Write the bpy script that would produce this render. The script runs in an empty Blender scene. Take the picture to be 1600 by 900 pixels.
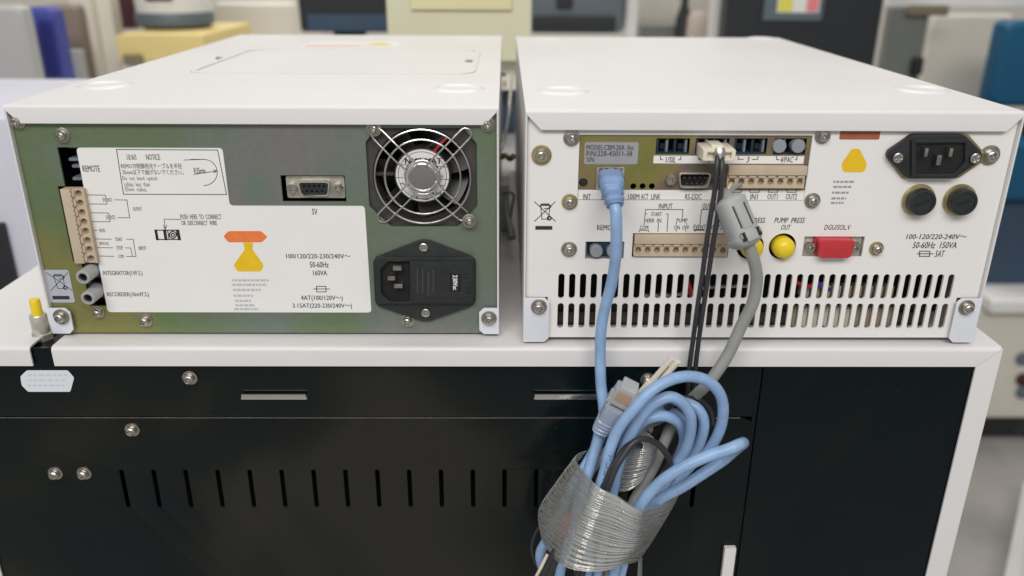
import bpy, bmesh, math, random
from mathutils import Vector, Matrix
random.seed(7)
C = bpy.context.scene.collection
sc = bpy.context.scene
S = 0.001                                    # everything below is written in millimetres
V = Vector

# ------------------------------------------------------------------ camera
FPX, PITCH, YAW, ROLL = 1293.7, math.radians(21.83), math.radians(0.544), math.radians(0.299)
CAM = V((-3.7, -439.9, 207.6))
_F = V((math.sin(YAW)*math.cos(PITCH), math.cos(YAW)*math.cos(PITCH), -math.sin(PITCH)))
_R0 = V((math.cos(YAW), -math.sin(YAW), 0)); _U0 = _R0.cross(_F)
_R = _R0*math.cos(ROLL) + _U0*math.sin(ROLL); _U = -_R0*math.sin(ROLL) + _U0*math.cos(ROLL)
cd = bpy.data.cameras.new('camera'); cam = bpy.data.objects.new('camera', cd); C.objects.link(cam)
cam.matrix_world = Matrix(((_R.x, _U.x, -_F.x, CAM.x*S), (_R.y, _U.y, -_F.y, CAM.y*S), (_R.z, _U.z, -_F.z, CAM.z*S), (0, 0, 0, 1)))
cd.sensor_width = 36; cd.lens = FPX/1600*36; cd.clip_start = 0.02; cd.clip_end = 50
cd.dof.use_dof = True; cd.dof.focus_distance = 0.478; cd.dof.aperture_fstop = 5.4
sc.camera = cam

# ------------------------------------------------------------------ light of the room
w = bpy.data.worlds.new('World'); sc.world = w; w.use_nodes = True
bg = w.node_tree.nodes['Background']; bg.inputs[0].default_value = (0.93, 0.95, 1.0, 1); bg.inputs[1].default_value = 0.40
def area(name, loc, rot, sx, sy, power, col):
    l = bpy.data.lights.new(name, 'AREA'); l.shape = 'RECTANGLE'; l.size = sx; l.size_y = sy; l.energy = power; l.color = col
    o = bpy.data.objects.new(name, l); C.objects.link(o); o.location = loc; o.rotation_euler = rot; return o
area('ceiling_light_near', (-0.25, -1.9, 1.75), (math.radians(46), 0, 0), 2.6, 0.7, 56, (1, 0.975, 0.945))
area('ceiling_light_mid', (0.3, 0.75, 2.15), (math.radians(12), 0, 0), 2.4, 0.35, 8, (1, 0.975, 0.94))
area('ceiling_light_far', (-0.2, 1.9, 2.3), (math.radians(20), 0, 0), 2.8, 0.5, 52, (1, 0.97, 0.92))
sc.view_settings.view_transform = 'Standard'; sc.view_settings.look = 'None'
sc.view_settings.exposure = 0; sc.view_settings.gamma = 1; sc.view_settings.use_curve_mapping = False

# ------------------------------------------------------------------ where a pixel of the photograph lies on a plane
def ray(u, v): return _F*FPX + _R*(u-800) + _U*(450-v)
def P(u, v, y):
    d = ray(u, v); return CAM + d*((y-CAM.y)/d.y)
def G(u, v, z):
    d = ray(u, v); return CAM + d*((z-CAM.z)/d.z)
def XZ(u, v, y): p = P(u, v, y); return (p.x, p.z)

# ------------------------------------------------------------------ materials
def mat(name, col, rough=0.5, metal=0.0, var=0.0, vscale=40, bump=0.0, bscale=900, coat=0.0, rvar=0.0, trans=0.0, alpha=1.0, spec=0.5, sub=0.0):
    m = bpy.data.materials.new(name); m.use_nodes = True; nt = m.node_tree; n = nt.nodes; b = n['Principled BSDF']
    b.inputs['Base Color'].default_value = (*col, 1); b.inputs['Roughness'].default_value = rough
    b.inputs['Metallic'].default_value = metal; b.inputs['Coat Weight'].default_value = coat; b.inputs['Coat Roughness'].default_value = 0.15
    b.inputs['Transmission Weight'].default_value = trans; b.inputs['Alpha'].default_value = alpha; b.inputs['Specular IOR Level'].default_value = spec
    if sub: b.inputs['Subsurface Weight'].default_value = sub; b.inputs['Subsurface Scale'].default_value = 0.002
    tc = n.new('ShaderNodeTexCoord')
    if var or rvar:
        t = n.new('ShaderNodeTexNoise'); t.inputs['Scale'].default_value = vscale; t.inputs['Detail'].default_value = 6; t.inputs['Roughness'].default_value = 0.6
        nt.links.new(tc.outputs['Object'], t.inputs['Vector'])
        if var:
            r = n.new('ShaderNodeValToRGB'); r.color_ramp.elements[0].position = 0.3; r.color_ramp.elements[1].position = 0.7
            r.color_ramp.elements[0].color = (*[c*(1-var) for c in col], 1); r.color_ramp.elements[1].color = (*[min(1, c*(1+var)) for c in col], 1)
            nt.links.new(t.outputs['Fac'], r.inputs['Fac']); nt.links.new(r.outputs['Color'], b.inputs['Base Color'])
        if rvar:
            q = n.new('ShaderNodeMapRange'); q.inputs['From Min'].default_value = 0.3; q.inputs['From Max'].default_value = 0.7
            q.inputs['To Min'].default_value = rough-rvar; q.inputs['To Max'].default_value = rough+rvar
            nt.links.new(t.outputs['Fac'], q.inputs['Value']); nt.links.new(q.outputs['Result'], b.inputs['Roughness'])
    if bump:
        t2 = n.new('ShaderNodeTexNoise'); t2.inputs['Scale'].default_value = bscale; t2.inputs['Detail'].default_value = 3
        nt.links.new(tc.outputs['Object'], t2.inputs['Vector'])
        bp = n.new('ShaderNodeBump'); bp.inputs['Strength'].default_value = bump; bp.inputs['Distance'].default_value = 0.0004
        nt.links.new(t2.outputs['Fac'], bp.inputs['Height']); nt.links.new(bp.outputs['Normal'], b.inputs['Normal'])
    return m

def zinc(name, stops, scale, seed, metal=0.35, rough=0.34, tilt=0.0):
    """Iridescent chromate film: hue wanders in large soft patches; also paints reflections on the black."""
    m = bpy.data.materials.new(name); m.use_nodes = True; nt = m.node_tree; n = nt.nodes; b = n['Principled BSDF']
    tc = n.new('ShaderNodeTexCoord'); mp = n.new('ShaderNodeMapping'); mp.inputs['Location'].default_value = (seed, seed*0.7, seed*0.3)
    t = n.new('ShaderNodeTexNoise'); t.inputs['Scale'].default_value = scale; t.inputs['Detail'].default_value = 2.5; t.inputs['Distortion'].default_value = 0.6
    nt.links.new(tc.outputs['Object'], mp.inputs['Vector']); nt.links.new(mp.outputs['Vector'], t.inputs['Vector'])
    r = n.new('ShaderNodeValToRGB'); e = r.color_ramp.elements
    while len(e) < len(stops): e.new(0.5)
    for k, (p, c) in enumerate(stops): e[k].position = p; e[k].color = (*c, 1)
    if tilt:                                                   # the film is more olive towards one end of the sheet
        sx = n.new('ShaderNodeSeparateXYZ'); nt.links.new(tc.outputs['Object'], sx.inputs[0])
        mr = n.new('ShaderNodeMapRange'); mr.inputs['From Min'].default_value = -0.13; mr.inputs['From Max'].default_value = 0.0; mr.inputs['To Min'].default_value = -tilt; mr.inputs['To Max'].default_value = 0.02
        nt.links.new(sx.outputs['X'], mr.inputs['Value']); ad = n.new('ShaderNodeMath'); ad.operation = 'ADD'
        nt.links.new(mr.outputs['Result'], ad.inputs[0]); nt.links.new(t.outputs['Fac'], ad.inputs[1]); nt.links.new(ad.outputs[0], r.inputs['Fac'])
    else: nt.links.new(t.outputs['Fac'], r.inputs['Fac'])
    t2 = n.new('ShaderNodeTexNoise'); t2.inputs['Scale'].default_value = 260; t2.inputs['Detail'].default_value = 4
    nt.links.new(tc.outputs['Object'], t2.inputs['Vector'])
    mx = n.new('ShaderNodeMix'); mx.data_type = 'RGBA'; mx.blend_type = 'MULTIPLY'; mx.inputs['Factor'].default_value = 0.22
    nt.links.new(r.outputs['Color'], mx.inputs[6]); nt.links.new(t2.outputs['Fac'], mx.inputs[7]); nt.links.new(mx.outputs[2], b.inputs['Base Color'])
    b.inputs['Metallic'].default_value = metal; b.inputs['Roughness'].default_value = rough
    bp = n.new('ShaderNodeBump'); bp.inputs['Strength'].default_value = 0.12; bp.inputs['Distance'].default_value = 0.0003
    nt.links.new(t2.outputs['Fac'], bp.inputs['Height']); nt.links.new(bp.outputs['Normal'], b.inputs['Normal'])
    return m

M = dict(
    white=mat('white_powder_coat', (0.71, 0.693, 0.682), 0.36, var=0.02, vscale=7, bump=0.10, bscale=1600, rvar=0.03),
    whitecool=mat('cool_white_paint', (0.70, 0.72, 0.77), 0.36, var=0.02, vscale=20, bump=0.08),
    panelw=mat('white_panel_paint', (0.79, 0.77, 0.745), 0.42, var=0.02, vscale=14, bump=0.10, bscale=1500),
    labelw=mat('white_label_film', (0.80, 0.79, 0.76), 0.38, var=0.015, vscale=20),
    black=mat('black_panel_paint', (0.0045, 0.0075, 0.0085), 0.30, var=0.5, vscale=9, bump=0.10, bscale=1500, rvar=0.1, spec=0.28),
    blackpl=mat('black_plastic', (0.018, 0.02, 0.021), 0.42, var=0.25, vscale=200, bump=0.25, bscale=2200),
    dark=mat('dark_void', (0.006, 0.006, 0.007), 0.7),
    ink=mat('black_ink', (0.028, 0.028, 0.032), 0.5),
    greyink=mat('grey_ink', (0.30, 0.30, 0.32), 0.6),
    paleink=mat('pale_grey_ink', (0.50, 0.50, 0.52), 0.6),
    steel=mat('nickel_steel', (0.56, 0.53, 0.48), 0.27, 1.0, var=0.15, vscale=500, bump=0.15, bscale=2500, rvar=0.08),
    washer=mat('dull_steel', (0.42, 0.40, 0.35), 0.36, 1.0, var=0.2, vscale=300, rvar=0.08),
    zwasher=mat('zinc_yellow_steel', (0.42, 0.36, 0.19), 0.36, 0.75, var=0.45, vscale=90),
    wire=mat('chrome_wire', (0.66, 0.65, 0.63), 0.22, 1.0, rvar=0.06, vscale=300),
    socketmetal=mat('tin_plate', (0.58, 0.55, 0.47), 0.35, 0.6, var=0.2, vscale=250),
    beige=mat('beige_plastic', (0.53, 0.43, 0.31), 0.48, var=0.06, vscale=120, bump=0.1),
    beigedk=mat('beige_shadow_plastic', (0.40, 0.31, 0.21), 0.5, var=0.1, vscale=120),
    cream=mat('cream_plastic', (0.74, 0.68, 0.55), 0.4, var=0.05, vscale=100, sub=0.15),
    yellow=mat('yellow_rubber', (0.80, 0.60, 0.02), 0.35, var=0.06, vscale=120),
    red=mat('red_plastic', (0.50, 0.035, 0.045), 0.35, var=0.08, vscale=150, sub=0.1),
    blue=mat('blue_pvc', (0.26, 0.40, 0.62), 0.38, var=0.16, vscale=75, bump=0.12, bscale=500, rvar=0.07),
    blueboot=mat('blue_grey_rubber', (0.20, 0.30, 0.50), 0.45, var=0.08, vscale=90),
    greyboot=mat('clear_grey_boot', (0.30, 0.36, 0.48), 0.28, var=0.15, vscale=200, coat=0.4),
    clear=mat('clear_plastic', (0.80, 0.82, 0.84), 0.12, trans=0.55, alpha=0.75, coat=0.5),
    copper=mat('gold_contact', (0.75, 0.45, 0.20), 0.3, 0.8),
    grey=mat('grey_pvc', (0.29, 0.295, 0.27), 0.42, var=0.08, vscale=70, bump=0.1, bscale=500),
    ferr=mat('grey_ferrite_plastic', (0.36, 0.37, 0.36), 0.42, var=0.05, vscale=120, bump=0.12),
    cord=mat('black_cord', (0.030, 0.030, 0.034), 0.42, var=0.2, vscale=90, bump=0.1),
    orange=mat('orange_ink', (0.80, 0.20, 0.045), 0.5, var=0.08, vscale=150),
    amber=mat('amber_ink', (0.78, 0.50, 0.012), 0.5, var=0.06, vscale=150),
    brown=mat('rust_ink', (0.36, 0.10, 0.05), 0.5, var=0.1, vscale=150),
    silverlabel=mat('silver_label', (0.40, 0.40, 0.41), 0.36, 0.3, var=0.05, vscale=80),
    binlabel=mat('silver_blue_label', (0.47, 0.49, 0.55), 0.38, 0.1),
    greybutton=mat('grey_plug_plastic', (0.27, 0.29, 0.31), 0.5, var=0.05, vscale=100),
    optic=mat('blue_black_plastic', (0.012, 0.032, 0.055), 0.3, var=0.3, vscale=200),
    opticlt=mat('blue_grey_plastic', (0.16, 0.19, 0.23), 0.3, var=0.2, vscale=200),
    whiteink=mat('white_ink', (0.72, 0.74, 0.74), 0.5),
    blade=mat('fan_black', (0.035, 0.034, 0.032), 0.32, var=0.2, vscale=100),
)
M['zinc'] = zinc('iridescent_zinc_panel', [(0.24, (0.27, 0.26, 0.09)), (0.35, (0.17, 0.24, 0.11)), (0.45, (0.18, 0.235, 0.14)), (0.54, (0.20, 0.245, 0.20)), (0.61, (0.245, 0.235, 0.225)), (0.70, (0.17, 0.25, 0.19))], 8, 3.3, tilt=0.16)
M['black'] = zinc('black_panel_paint', [(0.30, (0.0008, 0.004, 0.007)), (0.46, (0.0016, 0.006, 0.007)), (0.56, (0.006, 0.009, 0.008)), (0.68, (0.020, 0.020, 0.016))], 5.5, 8.2, metal=0.0, rough=0.24)  # blue-black and grey patches paint room reflections into the colour
_nt = M['black'].node_tree; _b = _nt.nodes['Principled BSDF']                # fine pale dust settled on the black paint
_tc = _nt.nodes.new('ShaderNodeTexCoord'); _d = _nt.nodes.new('ShaderNodeTexNoise'); _d.inputs['Scale'].default_value = 620; _d.inputs['Detail'].default_value = 2
_mr = _nt.nodes.new('ShaderNodeMapRange'); _mr.inputs['From Min'].default_value = 0.66; _mr.inputs['From Max'].default_value = 0.80; _mr.inputs['To Max'].default_value = 0.07
_mx = _nt.nodes.new('ShaderNodeMix'); _mx.data_type = 'RGBA'; _mx.inputs[7].default_value = (0.16, 0.16, 0.15, 1)
_nt.links.new(_tc.outputs['Object'], _d.inputs['Vector']); _nt.links.new(_d.outputs['Fac'], _mr.inputs['Value']); _nt.links.new(_mr.outputs['Result'], _mx.inputs['Factor'])
_nt.links.new(_b.inputs['Base Color'].links[0].from_socket, _mx.inputs[6]); _nt.links.new(_mx.outputs[2], _b.inputs['Base Color'])
M['black'].node_tree.nodes['Principled BSDF'].inputs['Specular IOR Level'].default_value = 0.26
M['zinc2'] = zinc('olive_zinc_plate', [(0.30, (0.22, 0.22, 0.06)), (0.45, (0.28, 0.26, 0.08)), (0.55, (0.30, 0.23, 0.11)), (0.66, (0.21, 0.15, 0.14)), (0.8, (0.15, 0.18, 0.08))], 16, 1.1)

# ------------------------------------------------------------------ mesh helpers (mm in, metres out)
def empty(name, loc, label, cat, group=None):
    o = bpy.data.objects.new(name, None); C.objects.link(o); o.location = V(loc)*S; o.empty_display_size = 0.01
    o['label'] = label; o['category'] = cat
    if group: o['group'] = group
    bpy.context.view_layer.update()
    return o
def world_of(o):
    v = V((0, 0, 0))
    while o: v = v + o.location; o = o.parent
    return v
class MB:
    def __init__(s): s.v = []; s.f = []; s.m = []; s.sm = []
    def add(s, vs, fs, mi=0, smooth=False):
        k = len(s.v); s.v += [tuple(p) for p in vs]; s.f += [tuple(i+k for i in f) for f in fs]; s.m += [mi]*len(fs); s.sm += [smooth]*len(fs)
    def box(s, x0, x1, y0, y1, z0, z1, bev=0.0, mi=0, rot=None, seg=2):
        bm = bmesh.new(); bmesh.ops.create_cube(bm, size=1)
        for q in bm.verts: q.co = V(((q.co.x)*(x1-x0), (q.co.y)*(y1-y0), (q.co.z)*(z1-z0)))
        if bev: bmesh.ops.bevel(bm, geom=bm.edges[:], offset=bev, segments=seg, profile=0.7, affect='EDGES')
        c = V(((x0+x1)/2, (y0+y1)/2, (z0+z1)/2))
        s.frombm(bm, lambda p: (rot @ p if rot else p) + c, mi)
    def frombm(s, bm, fn, mi=0, smooth=False):
        bm.verts.ensure_lookup_table(); bm.verts.index_update()
        s.add([fn(q.co) for q in bm.verts], [[l.index for l in f.verts] for f in bm.faces], mi, smooth); bm.free()
    def lathe(s, prof, org, axis=(0, -1, 0), n=24, mi=0, smooth=True, ph=0.0, up=None, sx=1.0):
        """prof: (radius, height along axis)"""
        a = V(axis).normalized(); x = V(up).cross(a).normalized() if up else (V((0, 0, 1)).cross(a).normalized() if abs(a.z) < .9 else V((1, 0, 0)))
        y = a.cross(x); o = V(org); vs = []; fs = []
        for r, h in prof:
            for k in range(n):
                t = 2*math.pi*k/n+ph; vs.append(o + a*h + (x*math.cos(t)*sx + y*math.sin(t))*r)
        for i in range(len(prof)-1):
            for k in range(n):
                fs.append((i*n+k, i*n+(k+1) % n, (i+1)*n+(k+1) % n, (i+1)*n+k))
        fs.append(tuple(range(n))[::-1]); fs.append(tuple((len(prof)-1)*n+k for k in range(n)))
        s.add(vs, fs, mi, smooth)
    def tube(s, pts, r, n=12, mi=0, closed=False, rfun=None, cap=True):
        fr = frames(pts, closed); vs = []; fs = []; m = len(pts)
        for i, (p, t, a, b) in enumerate(fr):
            rr = rfun(i/(m-1)) if rfun else r
            for k in range(n):
                q = 2*math.pi*k/n; vs.append(p + (a*math.cos(q)+b*math.sin(q))*rr)
        for i in range(m if closed else m-1):
            j = (i+1) % m
            for k in range(n): fs.append((i*n+k, i*n+(k+1) % n, j*n+(k+1) % n, j*n+k))
        if cap and not closed: fs += [tuple(range(n))[::-1], tuple((m-1)*n+k for k in range(n))]
        s.add(vs, fs, mi, True)
    def ribbon(s, pts, w, y, n=None):
        """flat printed stroke on the plane y through (x, z) points"""
        for (x0, z0), (x1, z1) in zip(pts, pts[1:]):
            d = V((x1-x0, z1-z0)); L = d.length
            if L < 1e-6: continue
            d /= L; q = V((-d.y, d.x))*w/2; e = d*w/2
            a = V((x0, z0))-e; b = V((x1, z1))+e
            s.add([(a.x-q.x, y, a.y-q.y), (b.x-q.x, y, b.y-q.y), (b.x+q.x, y, b.y+q.y), (a.x+q.x, y, a.y+q.y)], [(0, 1, 2, 3)])
    def build(s, name, mats, parent=None, auto=35, label=None):
        if not isinstance(mats, (list, tuple)): mats = [mats]
        me = bpy.data.meshes.new(name); off = world_of(parent) if parent else V((0, 0, 0))
        me.from_pydata([V(p)*S-off for p in s.v], [], s.f)
        for q in mats: me.materials.append(q)
        me.polygons.foreach_set('material_index', s.m); me.polygons.foreach_set('use_smooth', [True]*len(s.f))
        me.update()
        bm = bmesh.new(); bm.from_mesh(me); bmesh.ops.recalc_face_normals(bm, faces=bm.faces[:])
        for e in bm.edges:
            if len(e.link_faces) == 2 and e.calc_face_angle(0) > math.radians(auto): e.smooth = False
        bm.to_mesh(me); bm.free()
        o = bpy.data.objects.new(name, me); C.objects.link(o)
        if parent: o.parent = parent
        if label: o['label'] = label
        return o
def tag(o, label, cat, group=None, kind=None):
    if label: o['label'] = label
    if cat: o['category'] = cat
    if group: o['group'] = group
    if kind: o['kind'] = kind
    return o
def frames(pts, closed=False):
    pts = [V(p) for p in pts]; m = len(pts); T = []
    for i in range(m):
        a = pts[(i-1) % m] if (closed or i > 0) else pts[0]; b = pts[(i+1) % m] if (closed or i < m-1) else pts[-1]
        T.append((b-a).normalized())
    a = T[0].cross(V((0, 1, 0.13))).normalized(); out = []
    for i in range(m):
        a = (a - T[i]*a.dot(T[i])).normalized(); out.append((pts[i], T[i], a, T[i].cross(a)))
    return out
def smooth(pts, step=2.5):
    """Catmull-Rom through the points"""
    p = [V(q) for q in pts]; p = [p[0]*2-p[1]] + p + [p[-1]*2-p[-2]]; out = []
    for i in range(1, len(p)-2):
        a, b, c, d = p[i-1:i+3]; n = max(2, int((c-b).length/step))
        for k in range(n):
            t = k/n; out.append(0.5*((2*b)+(c-a)*t+(2*a-5*b+4*c-d)*t*t+(3*b-a-3*c+d)*t**3))
    out.append(p[-2]); return out
def curve_mesh(loops, thick):
    cu = bpy.data.curves.new('plate', 'CURVE'); cu.dimensions = '2D'; cu.fill_mode = 'BOTH'; cu.extrude = thick/2
    for lp in loops:
        sp = cu.splines.new('POLY'); sp.points.add(len(lp)-1); sp.use_cyclic_u = True
        for q, (x, y) in zip(sp.points, lp): q.co = (x, y, 0, 1)
    o = bpy.data.objects.new('plate', cu); me = bpy.data.meshes.new_from_object(o)
    vs = [v.co.copy() for v in me.vertices]; fs = [tuple(f.vertices) for f in me.polygons]
    bpy.data.objects.remove(o); bpy.data.curves.remove(cu); bpy.data.meshes.remove(me)
    return vs, fs
def plate(mb, outline, holes, y, thick, mi=0, bev=0.0):
    """sheet in the XZ plane, front face at y (towards the camera), with real holes"""
    vs, fs = curve_mesh([outline]+list(holes), thick)
    if bev:
        bm = bmesh.new(); q = [bm.verts.new(v) for v in vs]
        for f in fs:
            try: bm.faces.new([q[i] for i in f])
            except ValueError: pass
        bmesh.ops.remove_doubles(bm, verts=bm.verts[:], dist=1e-4)
        bmesh.ops.dissolve_limit(bm, angle_limit=0.02, verts=bm.verts[:], edges=bm.edges[:])
        ed = [e for e in bm.edges if len(e.link_faces) == 2 and e.calc_face_angle(0) > 0.9 and abs(e.verts[0].co.z-e.verts[1].co.z) < 1e-4 and e.verts[0].co.z > 0]
        bmesh.ops.bevel(bm, geom=ed, offset=bev, segments=2, profile=0.6, affect='EDGES')
        mb.frombm(bm, lambda p: V((p.x, y+thick/2-p.z, p.y)), mi)
    else: mb.add([(v.x, y+thick/2-v.z, v.y) for v in vs], fs, mi)
def hplate(mb, outline, holes, z, thick, mi=0):
    vs, fs = curve_mesh([outline]+list(holes), thick); mb.add([(v.x, v.y, z-thick/2+v.z) for v in vs], fs, mi)
def circ(cx, cz, r, n=20, sx=1.0): return [(cx+r*sx*math.cos(2*math.pi*k/n), cz+r*math.sin(2*math.pi*k/n)) for k in range(n)]
def rrect(x0, x1, z0, z1, r=0.0, n=4):
    if r <= 0: return [(x0, z0), (x1, z0), (x1, z1), (x0, z1)]
    o = []
    for cx, cz, a0 in ((x1-r, z0+r, -90), (x1-r, z1-r, 0), (x0+r, z1-r, 90), (x0+r, z0+r, 180)):
        for k in range(n+1):
            a = math.radians(a0+90*k/n); o.append((cx+r*math.cos(a), cz+r*math.sin(a)))
    return o
def rpoly(pts, r, n=4):
    """round the corners of a polygon"""
    out = []; m = len(pts)
    for i in range(m):
        p = V(pts[i]); a = (V(pts[i-1])-p); b = (V(pts[(i+1) % m])-p); q = min(r, a.length*.45, b.length*.45); a = p+a.normalized()*q; b = p+b.normalized()*q
        for k in range(n+1):
            t = k/n; c = a*(1-t)**2+p*2*t*(1-t)+b*t*t; out.append((c.x, c.y))
    return out
def pxrect(u0, v0, u1, v1, y):
    """upright rectangle on the plane y from a box measured in the photograph"""
    um, vm = (u0+u1)/2, (v0+v1)/2
    return XZ(u0, vm, y)[0], XZ(u1, vm, y)[0], XZ(um, v1, y)[1], XZ(um, v0, y)[1]
_tcache = {}
_warm = []
def text_mesh(s, bold=0.0):
    if (s, bold) in _tcache: return _tcache[(s, bold)]
    if not _warm:
        _warm.append(1)
        for _ in range(3): text_mesh('注記制御用光半径以下曲〜', 0.001*len(_warm)); _warm.append(1)
    cu = bpy.data.curves.new('t', 'FONT'); cu.body = s; cu.size = 1; cu.fill_mode = 'FRONT'; cu.offset = bold; cu.resolution_u = 2
    o = bpy.data.objects.new('t', cu); C.objects.link(o)
    dg = bpy.context.evaluated_depsgraph_get(); me = bpy.data.meshes.new_from_object(o.evaluated_get(dg))
    r = ([(v.co.x, v.co.y) for v in me.vertices], [tuple(f.vertices) for f in me.polygons])
    bpy.data.objects.remove(o); bpy.data.curves.remove(cu); bpy.data.meshes.remove(me); _tcache[(s, bold)] = r
    return r
def text(mb, s, u0, v0, u1, v1, y, mi=0, bold=0.012, slant=0.0, turn=0):
    """print s so that it fills the box measured in the photograph, on the plane y"""
    x0, x1, z0, z1 = pxrect(u0, v0, u1, v1, y)
    vs, fs = text_mesh(s, 0.0)
    if not vs: return
    if bold:                                                   # a second strike, a hair to the side, thickens the strokes
        k = len(vs); vs = vs+[(a+bold*2.6, b) for a, b in vs]; fs = fs+[tuple(i+k for i in f) for f in fs]
    else: k = len(vs)
    if turn: vs = [(b, -a) for a, b in vs]
    a0 = min(v[0] for v in vs); a1 = max(v[0] for v in vs); b0 = min(v[1] for v in vs); b1 = max(v[1] for v in vs)
    if any(ord(c) > 0x3000 for c in s): b0, b1 = -0.12, 0.86
    kx, kz = (x1-x0)/(a1-a0), (z1-z0)/(b1-b0)
    mb.add([(x0+(a-a0)*kx+slant*((b-b0)*kz), y-(0.012 if i >= k else 0), z0+(b-b0)*kz) for i, (a, b) in enumerate(vs)], fs, mi)
def lines(mb, plist, y, w=0.35):
    for pl in plist: mb.ribbon([XZ(u, v, y) for u, v in pl], w, y)
def extrude_x(mb, prof, xa, xb, mi=0):
    """prof: closed (y, z) outline; xa(z), xb(z): where each end stops"""
    n = len(prof); vs = [(xa(y, z), y, z) for y, z in prof]+[(xb(y, z), y, z) for y, z in prof]
    fs = [(i, (i+1) % n, n+(i+1) % n, n+i) for i in range(n)]+[tuple(range(n))[::-1], tuple(range(n, 2*n))]
    mb.add(vs, fs, mi)
def fold_profile(y0, D, H, lip, r, t):
    """sheet that runs along the top, folds at the near edge and hangs down as a lip"""
    o = [(y0+D, H)]; n = 6
    for k in range(n+1):
        a = math.pi/2*k/n; o.append((y0+r-r*math.sin(a), H-r+r*math.cos(a)))
    o += [(y0, H-lip), (y0+t, H-lip)]
    for k in range(n+1):
        a = math.pi/2*(1-k/n); o.append((y0+r-(r-t)*math.sin(a), H-r+(r-t)*math.cos(a)))
    o.append((y0+D, H-t)); return o

# ------------------------------------------------------------------ screws: one mesh for each kind, shared
def screw_meshes():
    hd = MB(); R = 1.0; n = 28; rings = [0, .12, .24, .36, .48, .6, .72, .86, 1.0]
    vs = [(0, 0.42, 0)]; 
    def height(x, z, r):
        h = 1-0.16*r**2-0.30*r**6
        ax, az = abs(x), abs(z)
        if (ax < 0.18 and az < 0.66) or (az < 0.18 and ax < 0.66): h -= 0.62*(1-0.4*max(ax, az)/0.66)
        return h
    vs = [(0, -height(0, 0, 0), 0)]
    for r in rings[1:]:
        for k in range(n):
            t = 2*math.pi*k/n+0.3; x, z = r*math.cos(t), r*math.sin(t)
            c, s_ = math.cos(.3), math.sin(.3); xr, zr = x*c+z*s_, -x*s_+z*c
            vs.append((x, -height(xr, zr, r), z))
    for k in range(n):
        t = 2*math.pi*k/n+0.3; vs.append((math.cos(t), 0, math.sin(t)))
    fs = [(0, 1+k, 1+(k+1) % n) for k in range(n)]
    for i in range(len(rings)-1):
        for k in range(n): fs.append((1+i*n+k, 1+(i+1)*n+k, 1+(i+1)*n+(k+1) % n, 1+i*n+(k+1) % n))
    hd.add(vs, fs)
    return hd
_hd = screw_meshes()
_meshes = {}
def unit_mesh(key, mb, m):
    if key not in _meshes:
        o = mb.build(key, m); _meshes[key] = o.data; bpy.data.objects.remove(o)
    return _meshes[key]
def screw(parent, u, v, y, rh=2.7, rw=4.1, wash='washer', head='steel', spring=True, h=2.6, sub='washer'):
    """pan-head screw with spring and flat washer; (u, v) is the middle of the flat washer"""
    key = 'screw_%s_%.2f_%.2f_%.1f_%d' % (head, rh, rw, h, spring)
    if key not in _meshes:
        mb = MB(); base = 1.9 if spring else 0.8
        mb.add([(a*rh, b*h-base, c*rh) for a, b, c in _hd.v], _hd.f)
        if spring:
            q = rh*1.12
            mb.lathe([(q*.6, 0.6), (q, 0.6), (q*1.02, 0.9), (q, 1.25), (q*.93, 1.30), (q*.93, 1.42), (q, 1.46), (q*.98, 1.9), (q*.5, 1.92)], (0, 0, 0), n=24)
        unit_mesh(key, mb, M[head]); 
    wk = 'washer_%s_%.2f' % (wash, rw)
    if wk not in _meshes:
        mb = MB(); mb.lathe([(rw*.3, 0.0), (rw, 0.0), (rw, 0.62), (rw*.93, 0.75), (rw*.4, 0.75)], (0, 0, 0), n=28); unit_mesh(wk, mb, M[wash])
    p = P(u, v, y); off = world_of(parent)
    o = bpy.data.objects.new('screw', _meshes[key]); C.objects.link(o); o.parent = parent; o.location = p*S-off; o.rotation_euler = (0, random.uniform(0, 3), 0)
    if sub:
        q = bpy.data.objects.new('washer', _meshes[wk]); C.objects.link(q); q.parent = o; q.location = (0, 0, 0)
    return o

# ================================================================== the two instruments
W = 260.0; H = 134.0; D = 421.0
XL, XR, YR = -267.0, 6.94, -9.26
def case(x0, y0, lip, parent):
    mb = MB(); r = 1.6; t = 1.1
    def xa(y, z): return x0 + (max(0, (H-r)-z)*0.95 if y < y0+r+.01 else 0.0)
    def xb(y, z): return x0+W - (max(0, (H-r)-z)*0.95 if y < y0+r+.01 else 0.0)
    extrude_x(mb, fold_profile(y0, D, H, lip, r, t), xa, xb)
    for a in (x0, x0+W-t):
        mb.box(a, a+t, y0+0.2, y0+D, 3.0, H-t-0.02, bev=0.25, seg=1)
    mb.box(x0+t, x0+W-t, y0+D-t, y0+D, 3, H-t-.02); mb.box(x0+t, x0+W-t, y0+8, y0+D-t, 3.0, 4.2)
    return mb.build('case_cover', M['white'], parent)
def corner_tab(parent, x0, x1, z0, z1, y, side, m='whitecool'):
    mb = MB(); c = 2.6; e = 0.05
    if side < 0: o = [(x0, z0), (x1-c, z0), (x1, z0+c), (x1, z1-c), (x1-c, z1), (x0, z1)]
    else: o = [(x0+c, z0), (x1, z0), (x1, z1), (x0+c, z1), (x0, z1-c), (x0, z0+c)]
    plate(mb, o, [], y, 1.1, bev=0.25); return mb.build('mounting_tab', M[m], parent)
def dimple(parent, x, y, r, up=1.5):
    mb = MB(); mb.lathe([(r*1.18, 0), (r*1.08, .15*up), (r*1.0, .7*up), (r*.93, up), (r*.86, .8*up), (r*.76, 0.22*up), (r*.4, .12*up), (.5, .12*up)], (x, y, H+0.01), axis=(0, 0, 1), n=48, up=(0, 1, 0))
    return mb.build('stacking_recess', M['white'], parent, auto=60)

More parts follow.
